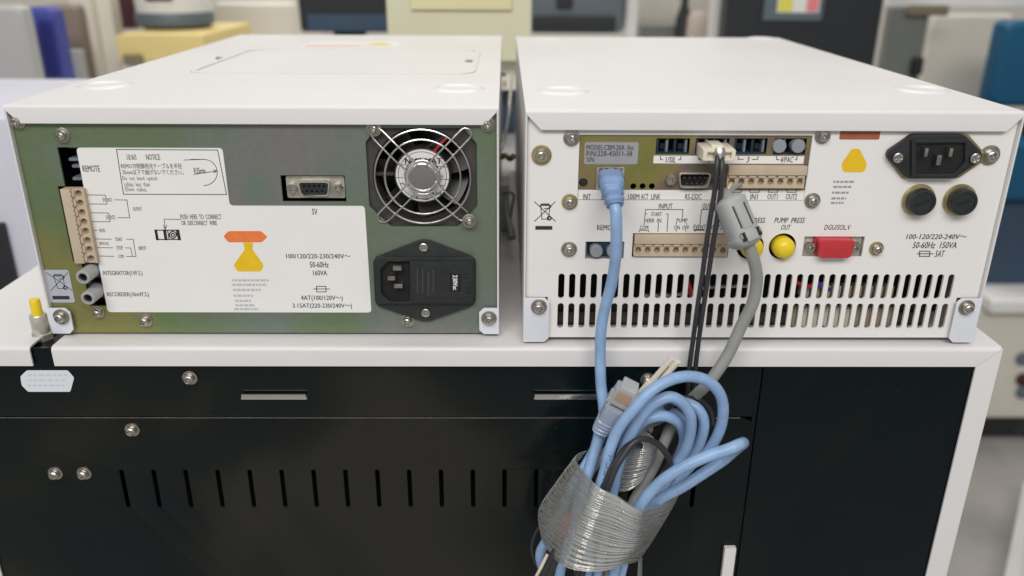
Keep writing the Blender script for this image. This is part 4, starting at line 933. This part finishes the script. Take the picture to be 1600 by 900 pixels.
q = MB(); obox(q, fa+fax*FL*.82+fn*8.1, fax, fx_, 5.2, 3.3, .7, .3); q.build('latch_tongue', M['ferr'], fo)
q = MB(); obox(q, fa+fax*FL*.43+fn*7.8, fax, fx_, FL*.46, 2.4, .35, .2); q.build('raised_panel', M['ferr'], fo)
mb = MB(); mb.tube(smooth(U_((1133, 301, -20), (1135, 306, -23), (1138, 313, -25)), 1), 3.4, 14, rfun=lambda f: 2.9+f); mb.build('cable_end', M['grey'], GC)
for a, b, m in ((1142.5, 1134, 'cream'), (1157, 1137, 'cord')):
    mb = MB(); mb.tube(smooth(U_((a, 286.5, -4), (a-1, 288, -11), ((a+b)/2, 294, -17), (b, 302, -20)), 1), .95, 10); mb.build('core_wire', M[m] if m == 'cream' else M['grey'], GC)

# ---- black twin cord with cream connector
OC = empty('optical_cord', P(1110, 300, -30), 'thin black twin cord hanging from the cream connector in the second optical socket', 'cord')
x0, x1 = XZ(1087, 229, SY)[0], XZ(1139, 229, SY)[0]; zc = XZ(1112, 231, SY)[1]
mb = MB(); yb = SY-15
plate(mb, rrect(x0+.8, x1-.2, zc-3.6, zc+2.2, .6), [rrect(x0+3, x1-2.2, zc-2.4, zc+.8, .3)], yb, 2.5, bev=.25)
mb.box(x0+.8, x1-.2, yb+2.5, SY+4, zc-3.6, zc+2.2, .4); mb.box(x0+6, x1-5.5, yb+5, SY+2, zc+2.2, zc+3.6, .4); mb.box((x0+x1)/2-.7, (x0+x1)/2+.9, yb+1, SY, zc+2.1, zc+2.7, .2)
cn = mb.build('connector_body', M['cream'], OC)
mb = MB(); mb.lathe([(3.2, -2), (3.3, 0), (2.7, 1.8), (2.2, 3.6)], P(1124, 240, yb+1), axis=(0.05, -.5, -.85), n=20); mb.build('crimp_ferrule', M['steel'], OC)
for off in (0, 1):
    L_ = [(1121.5, 243, -21), (1120, 262, -24), (1116.5, 300, -25), (1109, 345, -25), (1103, 385, -25), (1098, 425, -24), (1090, 478, -23), (1083, 530, -22), (1077, 575, -22), (1074, 620, -19), (1066, 650, -17), (1046, 690, -17), (1012, 740, -22), (980, 800, -46), (950, 860, -52), (930, 915, -52)] if not off else \
         [(1127.5, 243, -20.5), (1128, 262, -24.5), (1126, 300, -26), (1120, 345, -26), (1113.5, 385, -26), (1107.5, 425, -25), (1099.5, 478, -24), (1092, 530, -22), (1086.5, 575, -22), (1083, 620, -18.5), (1078, 655, -17), (1062, 690, -17), (1028, 745, -22), (990, 805, -44), (960, 860, -50), (940, 915, -50)]
    mb = MB(); mb.tube(smooth(U_(*L_), 2), 1.38, 12); mb.build('cord_run', M['cord'], OC)
for L_, r in (([(1040, 640, -44), (1055, 627, -40), (1068, 622, -36), (1086, 624, -34), (1102, 632, -32), (1111, 646, -29), (1113, 662, -26)], 1.7),
           ([(905, 915, -66), (925, 845, -70), (940, 790, -74), (950, 762, -74), (962, 731, -72), (974, 712, -70), (986, 695, -68), (997, 687, -66), (1010, 686, -64), (1028, 694, -60), (1041, 709, -57), (1047, 727, -52), (1038, 748, -48), (1020, 775, -46)], 1.75),
           ([(898, 915, -64), (918, 845, -68), (934, 790, -72), (944, 762, -72), (957, 731, -70), (969, 712, -68), (980, 698, -66), (990, 693, -62), (1000, 697, -58)], 1.9),
           ([(862, 800, -36), (845, 820, -38), (834, 840, -39), (831, 860, -40), (838, 882, -42), (852, 905, -44)], 1.0)):
    mb = MB(); mb.tube(smooth(U_(*L_), 2), r, 12); mb.build('cord_run', M['cord'], OC)
for L_ in ([(880, 845, -64), (864, 868, -66), (848, 900, -64), (842, 915, -62)], [(888, 850, -64), (870, 873, -67), (856, 900, -65), (850, 915, -62)]):
    mb = MB(); mb.tube(smooth(U_(*L_), 2), 2.0, 12); mb.build('cord_run', M['cord'], OC)
# cream twin plug at the far end of the cord
a_, b_ = P(1014, 608, -44), P(1056, 561, -50); d = (b_-a_).normalized(); sd2 = V((.75, -.5, .5)); sd2 = (sd2-d*sd2.dot(d)).normalized()
mb = MB(); obox(mb, a_-d*1.5, d, sd2, 12, 3.6, 2.2, .5)
mb2 = MB()
for s in (-1, 1): mb2.tube([a_+sd2*s*1.75+d*3, a_+sd2*s*1.75+d*((b_-a_).length*.98+s*0.6)], 1.55, 16)
pt_ = mb.build('twin_plug', M['cream'], OC); mb2.build('plug_barrel', M['cream'], pt_)

# ---- clear ribbed wrap round the bundle
WR = empty('bundle_wrap', P(930, 820, -60), 'silvery clear ribbed wrap wound round the bundled blue, grey and black cables', 'wrap')
rows = [[B(405, 95, -50), B(530, 238, -80), B(660, 303, -82), B(785, 383, -82), B(900, 368, -66), B(1040, 300, -42)],
        [B(283, 258, -48), B(465, 392, -84), B(620, 450, -86), B(775, 505, -84), B(880, 488, -64), B(958, 448, -44)],
        [B(182, 420, -46), B(400, 560, -84), B(560, 618, -86), B(740, 636, -82), B(830, 610, -62), B(884, 568, -44)],
        [B(192, 582, -46), B(318, 733, -78), B(470, 775, -84), B(600, 762, -80), B(720, 722, -68), B(800, 690, -48)]]
def crom(a, b, c, d, t): return 0.5*((2*b)+(c-a)*t+(2*a-5*b+4*c-d)*t*t+(3*b-a-3*c+d)*t**3)
def across(rows, a):
    s_ = a*(len(rows)-1); i = min(int(s_), len(rows)-2); f = s_-i; g = lambda k: rows[max(0, min(len(rows)-1, k))]
    r = [crom(p, q, r_, w_, f) for p, q, r_, w_ in zip(g(i-1), g(i), g(i+1), g(i+2))]; return r
def wrap(rows, n, rad, jitter):
    st = MB(); grid = []
    for k in range(n):
        a = (k+.5)/n + random.uniform(-.38, .38)/n; r = across(rows, max(0, min(1, a))); ph = random.uniform(0, 6)
        r = [r[0]+V((7, 15, -1.5)), r[0]+V((1.0, 9, -.3))]+r+[r[-1]+V((-1.0, 8, .6)), r[-1]+V((-9, 15, 3))]
        pts = smooth(r, 3.0); j = [V((0, math.sin(i*.5+ph)*jitter*.5, (math.sin(i*.22+a*9+ph*.12)+.6*math.sin(i*.55+a*5))*jitter)) for i in range(len(pts))]; env = lambda i: min(1, i/12, (len(pts)-1-i)/12)
        st.tube([p+q*env(i) for i, (p, q) in enumerate(zip(pts, j))], rad, 6, cap=False)
    o = st.build('wrap_strand', M['strand'], WR, auto=80); o['kind'] = 'stuff'
    m = 14; gr_ = []
    for k in range(m+1):
        r = across(rows, k/m); L = []
        pr = [r[0]*2-r[1]]+r+[r[-1]*2-r[-2]]
        for i in range(1, len(pr)-2):
            for q in range(6): L.append(crom(*pr[i-1:i+3], q/6))
        L.append(pr[-2]); gr_.append(L)
    f = MB(); nn = len(gr_[0]); vs = [p+V((0, .5, 0)) for L in gr_ for p in L]
    fs = [(k*nn+i, k*nn+i+1, (k+1)*nn+i+1, (k+1)*nn+i) for k in range(m) for i in range(nn-1)]
    f.add(vs, fs, 0, True); ob = f.build('wrap_film', M['film'], WR, auto=80)
    so_ = ob.modifiers.new('thickness', 'SOLIDIFY'); so_.thickness = .0002
def clearish(name, col, rough, metal, opac):
    m = bpy.data.materials.new(name); m.use_nodes = True; nt = m.node_tree; n = nt.nodes; b = n['Principled BSDF']
    tc = n.new('ShaderNodeTexCoord'); t = n.new('ShaderNodeTexNoise'); t.inputs['Scale'].default_value = 170; t.inputs['Distortion'].default_value = 1.2; nt.links.new(tc.outputs['Object'], t.inputs['Vector'])
    bp = n.new('ShaderNodeBump'); bp.inputs['Strength'].default_value = .5; bp.inputs['Distance'].default_value = 0.0012; nt.links.new(t.outputs['Fac'], bp.inputs['Height']); nt.links.new(bp.outputs['Normal'], b.inputs['Normal'])
    b.inputs['Base Color'].default_value = (*col, 1); b.inputs['Roughness'].default_value = rough; b.inputs['Metallic'].default_value = metal; b.inputs['Alpha'].default_value = opac; b.inputs['Coat Weight'].default_value = .3
    return m
M['strand'] = clearish('silvery_clear_strand', (0.80, 0.80, 0.76), 0.14, 0.6, 0.66)
M['film'] = clearish('clear_film', (0.60, 0.60, 0.54), 0.14, 0.0, 0.24)
wrap(rows, 38, .38, .42)
rows2 = [[P(986, 691, -50), P(1000, 688, -56), P(1014, 691, -56), P(1027, 697, -50)], [P(974, 722, -50), P(992, 722, -56), P(1008, 720, -56), P(1020, 718, -50)], [P(960, 765, -50), P(975, 768, -56), P(990, 762, -56), P(1006, 745, -50)]]
wrap(rows2, 22, .42, .15)
f = MB(); vs = [P(843, 870, -60), P(862, 862, -64), P(851, 888, -64), P(838, 905, -60), P(836, 893, -56)]
for L_ in ([(856, 866, -60), (846, 886, -62), (836, 905, -60)], [(861, 868, -63), (850, 890, -64), (843, 910, -62)]):
    f.tube(smooth(U_(*L_), 2), 1.1, 10)
f.build('frayed_edge', M['cream'], WR)
f = MB(); f.add([P(998, 872, -50), P(1004, 871, -46), P(1003, 915, -46), P(996, 915, -52)], [(0, 1, 2, 3)]); ob = f.build('loose_film', M['film'], WR); ob.modifiers.new('thickness', 'SOLIDIFY').thickness = .0003
f = MB(); f.tube(smooth([B(315, 545, -60), B(335, 480, -63), B(352, 425, -64)], 1), 3.2, 14); f.build('red_sleeve', M['red'], GC)

# ================================================================== what stands behind: laboratory
FLZ = -750.0
mf = mat('grey_concrete', (0.36, 0.34, 0.315), 0.55, var=0.18, vscale=7, bump=0.4, bscale=60, rvar=.1)
mb = MB(); mb.add([(-9000, -6000, FLZ), (9000, -6000, FLZ), (9000, 6000, FLZ), (-9000, 6000, FLZ)], [(0, 1, 2, 3)]); tag(mb.build('floor', mf), None, None, kind='structure')
mb = MB(); mb.box(-5000, 5000, 3300, 3340, FLZ, 2600); tag(mb.build('back_wall', mat('pale_wall', (0.60, 0.57, 0.50), 0.6)), None, None, kind='structure')
cols = dict(grey=(.46, .46, .45), ivory=(.66, .64, .46), cream=(.74, .70, .60), black=(.014, .016, .018), blue=(.055, .07, .32), dblue=(.018, .025, .21), yellow=(.76, .60, .24), slate=(.11, .14, .155), maroon=(.055, .010, .014), brown=(.24, .19, .15), teal=(.0, .08, .17), beige=(.68, .64, .55), pale=(.76, .75, .72), green=(.17, .18, .16), lav=(.62, .62, .70), monblue=(.03, .06, .10), flesh=(.50, .42, .36), olive=(.20, .17, .11))
BM = {k: mat('far_'+k, c, 0.45, var=.06, vscale=5, bump=.05) for k, c in cols.items()}
def tb_(mb, u0, v0, u1, v1, y, depth, bev=6, zbot=None, mi=0, ztop=None):
    x0, x1, z0, z1 = pxrect(u0, v0, u1, v1, y)
    if zbot is not None: z0 = zbot
    if ztop is not None: z1 = ztop
    mb.box(x0, x1, y, y+depth, z0, z1, bev, mi, seg=3); return x0, x1, z0, z1
BZ = -120.0
mb = MB(); mb.box(-1500, 640, 820, 2100, BZ-30, BZ, 4); bn = mb.build('bench_top', BM['pale'])
bench = empty('laboratory_bench', (-400, 1400, BZ), 'long pale bench behind the instruments carrying the blurred equipment', 'bench'); bpy.context.view_layer.update(); bn.parent = bench; bn.matrix_parent_inverse = bench.matrix_world.inverted()
for x in (-1450, 590):
    for y in (870, 2040):
        mb = MB(); mb.box(x-25, x+25, y-25, y+25, FLZ, BZ-30, 3); mb.build('leg', BM['grey'], bench)
def thing(name, label, cat, u, v, y): return empty(name, P(u, v, y), label, cat)
# left group
t_ = thing('grey_instrument', 'large blurred grey instrument housing at the far left edge behind the white boxes', 'instrument', 0, 165, 900)
mb = MB(); tb_(mb, -160, 8, 44, 150, 900, 40, 16, zbot=BZ); mb.build('housing', BM['grey'], t_); mb = MB(); tb_(mb, -150, 60, -70, 140, 897, 4, 2); mb.build('front_panel', BM['pale'], t_)
t_ = thing('white_instrument', 'lavender-white instrument beside the cabinet, showing past the green panel at the frame edge', 'instrument', 20, 400, 300)
mb = MB(); mb.box(-900, XZ(60, 300, 330)[0]+15, 330, 600, -250, XZ(5, 186, 330)[1], 4); mb.build('housing', BM['lav'], t_)
mb = MB(); mb.box(-900, XZ(14, 400, 322)[0], 322, 330, -250, XZ(5, 350, 322)[1], 3); mb.build('dark_gap', BM['black'], t_)  # black box added to put in the shade of a dark gap
t_ = thing('blue_binder', 'upright blue binder with a darker blue spine beside the grey housing', 'binder', 70, 135, 1000)
mb = MB(); x0, x1, z0, z1 = tb_(mb, 46, 11, 92, 135, 1000, 45, 18, zbot=BZ); mb.build('cover', BM['blue'], t_)
mb = MB(); tb_(mb, 66, 30, 87, 118, 994, 8, 4); mb.build('spine_label', BM['dblue'], t_)
t_ = thing('brown_carton', 'brown-grey carton between the blue binder and the cream post', 'box', 105, 100, 1150); mb = MB(); tb_(mb, 70, 8, 124, 66, 1150, 60, 14, zbot=BZ); mb.build('carton', BM['brown'], t_)
mb = MB(); tb_(mb, 88, 78, 128, 120, 1120, 20, 6, zbot=BZ); mb.build('lower_flap', BM['grey'], t_)
p = P(103, 90, 1080); t_ = thing('white_bottle', 'small white bottle in front of the brown-grey carton', 'bottle', 103, 120, 1080); mb = MB(); mb.lathe([(9, BZ-p.z), (9, -5), (5, 4), (4, 10), (.5, 10)], (p.x, 1080, p.z), axis=(0, 0, 1), n=24); mb.build('bottle_body', BM['pale'], t_)
t_ = thing('shelf_post', 'wide cream shelf post left of the yellow tray', 'post', 140, 60, 1180)
mb = MB(); tb_(mb, 113, -40, 148, 125, 1180, 60, 5, zbot=BZ); mb.build('post', BM['cream'], t_); mb = MB(); tb_(mb, 152, -40, 178, 125, 1200, 40, 5, zbot=BZ); mb.build('side_rail', BM['cream'], t_)
t_ = thing('maroon_case', 'dark maroon case hanging above the yellow tray', 'case', 195, 25, 1400); mb = MB(); tb_(mb, 172, -60, 206, 46, 1400, 120, 14, zbot=None); mb.build('case_body', BM['maroon'], t_)
t_ = thing('yellow_tray', 'yellow tray under the round grey-based appliance', 'tray', 260, 80, 1050)
p = P(260, 54, 1100); zt_ = P(260, 97, 1100).z; mb = MB(); mb.box(P(181, 70, 1100).x, P(318, 60, 1100).x, 1100, 1400, zt_, p.z, 8); mb.build('tray_top', BM['yellow'], t_); mb = MB(); mb.box(P(186, 82, 1100).x, P(330, 82, 1100).x, 1106, 1390, BZ, zt_, 3); mb.build('tray_base', BM['cream'], t_)
mb = MB(); tb_(mb, 192, 86, 222, 102, 1093, 8, 3); mb.build('tray_handle', BM['olive'], t_)
q = G(276, 43, p.z); t_ = thing('round_appliance', 'pale round appliance with a slate grey base standing on the yellow tray', 'appliance', 276, 40, 1200)
R_ = (P(334, 38, q.y).x-P(218, 38, q.y).x)/2
mb = MB(); mb.lathe([(R_*.8, 0), (R_, 8), (R_*1.02, 24), (R_*.98, 30)], (q.x, q.y, p.z), axis=(0, 0, 1), n=40); mb.build('appliance_base', BM['slate'], t_); mb = MB(); mb.lathe([(R_*.95, 30), (R_*.98, 70), (R_*.9, 160), (R_*.5, 180), (1, 182)], (q.x, q.y, p.z), axis=(0, 0, 1), n=40); mb.build('appliance_body', BM['pale'], t_)
mb = MB(); mb.box(q.x-26, q.x+26, q.y-R_-4, q.y-R_+30, p.z+52, p.z+90, 10, seg=3); mb.build('dark_window', BM['black'], t_)
# middle group
t_ = thing('cream_cabinet', 'plain cream cabinet between the round appliance and the dark monitor', 'cabinet', 400, 50, 1500); mb = MB(); tb_(mb, 336, 4, 458, 60, 1500, 300, 14, zbot=BZ); mb.build('cabinet_body', BM['cream'], t_); mb = MB(); tb_(mb, 320, -90, 470, 2, 1560, 30, 4); mb.build('upper_panel', BM['pale'], t_)
t_ = thing('monitor', 'dark monitor with a blue lower edge rising over the green-backed instrument', 'monitor', 543, 40, 1200)
mb = MB(); tb_(mb, 462, -120, 626, 51, 1200, 50, 10); mb.build('monitor_housing', BM['black'], t_); mb = MB(); tb_(mb, 480, 22, 614, 49, 1196, 6, 3); mb.build('screen', BM['monblue'], t_); mb = MB(); p = P(543, 51, 1200); mb.box(p.x-30, p.x+30, 1215, 1240, BZ, p.z-.5, 3); mb.box(p.x-100, p.x+100, 1180, 1300, BZ, BZ+10, 3); mb.build('stand', BM['black'], t_)
t_ = thing('ivory_instrument', 'ivory instrument standing behind the gap between the two white boxes', 'instrument', 730, 60, 560)
IYY = 540
mb = MB(); x0, x1, z0, z1 = tb_(mb, 600, -200, 832, 97, IYY, 330, 5); mb.build('upper_housing', BM['ivory'], t_)
mb = MB(); tb_(mb, 640, -60, 800, 16, IYY-5, 6, 2.5); mb.build('front_window', BM['yellow'] if False else mat('pale_yellow_plastic', (.70, .66, .38), .4), t_)
mb = MB(); tb_(mb, 640, 97.5, 830, 141, IYY+25, 300, 2); mb.build('lower_housing', BM['cream'], t_)
for a, b, c, d_ in ((783.5, 114, 790, 119), (787, 127, 790, 136)): mb = MB(); tb_(mb, a, b, c, d_, IYY+24, 2, .3); mb.build('slot_opening', M['dark'], t_)
mb = MB(); tb_(mb, 640, 142, 830, 300, IYY+60, 100, 3, zbot=0.5); mb.build('dark_base', BM['monblue'], t_)
t_ = thing('coiled_leads', 'grey leads and plugs hanging in the narrow gap between the two white boxes', 'cable', 792, 320, 240)
mb = MB(); mb.tube(smooth(U_((802, 112, 500), (797, 150, 420), (795, 180, 380), (788, 215, 330), (780, 240, 300)), 4), 1.6, 10); mb.build('silver_tube', M['wire'], t_)
mb = MB(); mb.tube(smooth(U_((783, 246, 250), (790, 243, 240), (797, 248, 230), (802, 244, 225)), 3), 2.4, 10); mb.build('brass_union', M['zwasher'], t_)
mb = MB(); x, z = XZ(787, 320, 200); mb.box(x-3.5, x+4.5, 200, 230, z-24, z+16, 1.5); mb.build('grey_plug', M['ferr'], t_)
mb = MB(); mb.tube(smooth(U_((785, 303, 180), (797, 300, 170), (803, 306, 168), (800, 322, 168), (797, 345, 166)), 3), 1.3, 10); mb.tube(smooth(U_((790, 312, 165), (792, 335, 160), (797, 352, 150), (800, 372, 140)), 3), 2.0, 10, rfun=lambda f: 1.2+1.8*f); mb.build('hanging_lead', M['grey'], t_)
t_ = thing('black_device', 'low black device with rounded corners behind the right-hand white box', 'device', 900, 45, 1300)
mb = MB(); tb_(mb, 826, -120, 978, 53, 1300, 140, 16, zbot=None); mb.build('device_housing', BM['slate'], t_); mb = MB(); tb_(mb, 832, 26, 962, 51, 1290, 12, 8); mb.build('lower_bezel', BM['black'], t_); mb = MB(); tb_(mb, 870, -20, 895, 14, 1292, 10, 6); mb.build('round_knob', BM['black'], t_)
for a, b, lb in ((980, 999, 'slim cream rack post just right of the low black device'), (1118, 1141, 'slim pale rack post touching the big black printer')):
    t_ = thing('rack_post', lb, 'post', a, 50, 1350); mb = MB(); tb_(mb, a, -100, b, 60, 1350, 40, 5, zbot=BZ); mb.build('post', BM['pale'], t_)
t_ = thing('shelf_unit', 'shadowy grey shelf bay between the two slim posts', 'shelf', 1060, 30, 1600); mb = MB(); tb_(mb, 990, -150, 1130, 80, 1600, 30, 4, zbot=BZ); mb.build('shelf_back', BM['beige'], t_); mb = MB(); tb_(mb, 1000, 38, 1070, 60, 1500, 90, 6, zbot=BZ); mb.build('shelf_drawer', BM['green'], t_)
p = P(1090, 34, 1450); t_ = thing('round_jar', 'flesh-coloured round jar in front of the grey shelf bay', 'jar', 1090, 40, 1450); mb = MB(); mb.lathe([(24, BZ-p.z), (26, -20), (24, 10), (16, 20), (.5, 22)], p, axis=(0, 0, 1), n=28); mb.build('jar_body', BM['flesh'], t_)
p = P(1068, 30, 1460); t_ = thing('dark_bottle', 'dark bottle left of the flesh-coloured jar', 'bottle', 1068, 40, 1460); mb = MB(); mb.lathe([(16, BZ-p.z), (17, 0), (8, 30), (8, 60), (.5, 60)], p, axis=(0, 0, 1), n=24); mb.build('bottle_body', BM['black'], t_)
# right group
t_ = thing('black_printer', 'large black machine with a small yellow and pink sticker over the right white box', 'machine', 1270, 80, 1100)
mb = MB(); tb_(mb, 1143, -200, 1392, 96, 1100, 60, 14, zbot=BZ); mb.build('machine_body', BM['black'], t_); mb = MB(); tb_(mb, 1196, -40, 1290, 33, 1092, 10, 6); mb.build('grey_panel', BM['slate'], t_)
mb = MB(); tb_(mb, 1216, -20, 1282, 20, 1090, 3, 1, mi=0); st_ = mb.build('sticker', BM['pale'], t_)
mb = MB(); tb_(mb, 1218, -18, 1240, 18, 1088.5, 2, .5); mb.build('yellow_patch', mat('sticker_yellow', (.72, .68, .10), .5), st_); mb = MB(); tb_(mb, 1262, -18, 1280, 18, 1088.5, 2, .5); mb.build('pink_patch', mat('sticker_pink', (.75, .22, .24), .5), st_)
t_ = thing('grey_screen_arm', 'grey-green panel with a dark foot between the black machine and the beige door', 'panel', 1415, 80, 1350); mb = MB(); tb_(mb, 1385, 10, 1446, 120, 1350, 30, 8, zbot=BZ); mb.build('panel_body', BM['green'], t_); mb = MB(); tb_(mb, 1428, 90, 1444, 118, 1330, 20, 8); mb.build('dark_foot', BM['black'], t_); mb = MB(); tb_(mb, 1420, 8, 1484, 25, 1335, 15, 6); mb.build('arm', BM['olive'], t_)
t_ = thing('beige_locker', 'tall plain beige-grey locker beside the teal chair', 'locker', 1500, 150, 1450); mb = MB(); tb_(mb, 1446, 22, 1572, 160, 1450, 50, 14, zbot=FLZ); mb.build('locker_body', BM['beige'], t_); mb = MB(); tb_(mb, 1400, -140, 1640, 12, 1500, 100, 6); mb.build('upper_locker', BM['pale'], t_)
t_ = thing('office_chair', 'teal office chair cut off by the right edge of the frame', 'chair', 1600, 400, 1200)
mb = MB(); x0, x1, z0, z1 = pxrect(1562, 33, 1720, 168, 1200); mb.box(x0, x1, 1200, 1260, z0, z1, 22, seg=3); mb.build('backrest', BM['teal'], t_)
mb = MB(); xa_, xb_, za, zb_ = pxrect(1556, 270, 1720, 400, 1120); mb.box(xa_-20, xb_, 1120, 1200, zb_-60, zb_+60, 22, seg=3); mb.build('seat', BM['teal'], t_)
mb = MB(); mb.box(xa_-30, xb_, 1130, 1480, za-100, zb_-64, 20, seg=3); mb.build('seat_base', BM['monblue'], t_)
mb = MB(); mb.box(x0+100, x0+140, 1230, 1250, zb_, z0+10, 4); mb.build('back_support', BM['black'], t_)
mb = MB(); mb.lathe([(25, FLZ+60-za), (25, -100)], (xa_+180, 1290, za), axis=(0, 0, 1), n=20); mb.lathe([(260, FLZ+12-za), (250, FLZ+50-za), (40, FLZ+62-za)], (xa_+180, 1290, za), axis=(0, 0, 1), n=5, smooth=False); mb.build('pedestal', BM['black'], t_)
g_ = G(1560, 690, FLZ); YM = g_.y
t_ = thing('grey_machine', 'light grey floor-standing machine with a black plinth at the right edge', 'machine', 1580, 680, YM)
YM = max(700, YM)
mb = MB(); x0, x1, z0, z1 = pxrect(1535, 484, 1800, 655, YM); mb.box(x0-60, x1, YM, YM+300, z0, z1, 14, seg=3); mb.build('machine_body', BM['beige'], t_)
mb = MB(); mb.box(x0-30, x1, YM-30, YM+60, z1+2, z1+34, 12, seg=3); mb.build('lid_edge', BM['pale'], t_)
mb = MB(); mb.box(x0-26, x1-10, YM+15, YM+280, FLZ+.5, z0-1, 10, seg=3); mb.build('plinth', BM['black'], t_)
for v, m in ((560, 'slate'), (592, 'maroon'), (612, 'slate')):
    p = P(1597, v, YM); mb = MB(); mb.lathe([(14, 0), (14, 6), (10, 8), (.5, 8)], p, n=20); mb.build('control_knob', BM[m], t_)
t_ = thing('table_leg_rail', 'pale metal rail on the concrete floor at the lower right corner', 'rail', 1590, 850, 500)
p0, p1 = G(1612, 760, FLZ+40), G(1583, 915, FLZ+40); mb = MB(); mb.tube([p0, p1], 14, 4, 0); mb.build('rail', BM['pale'], t_)
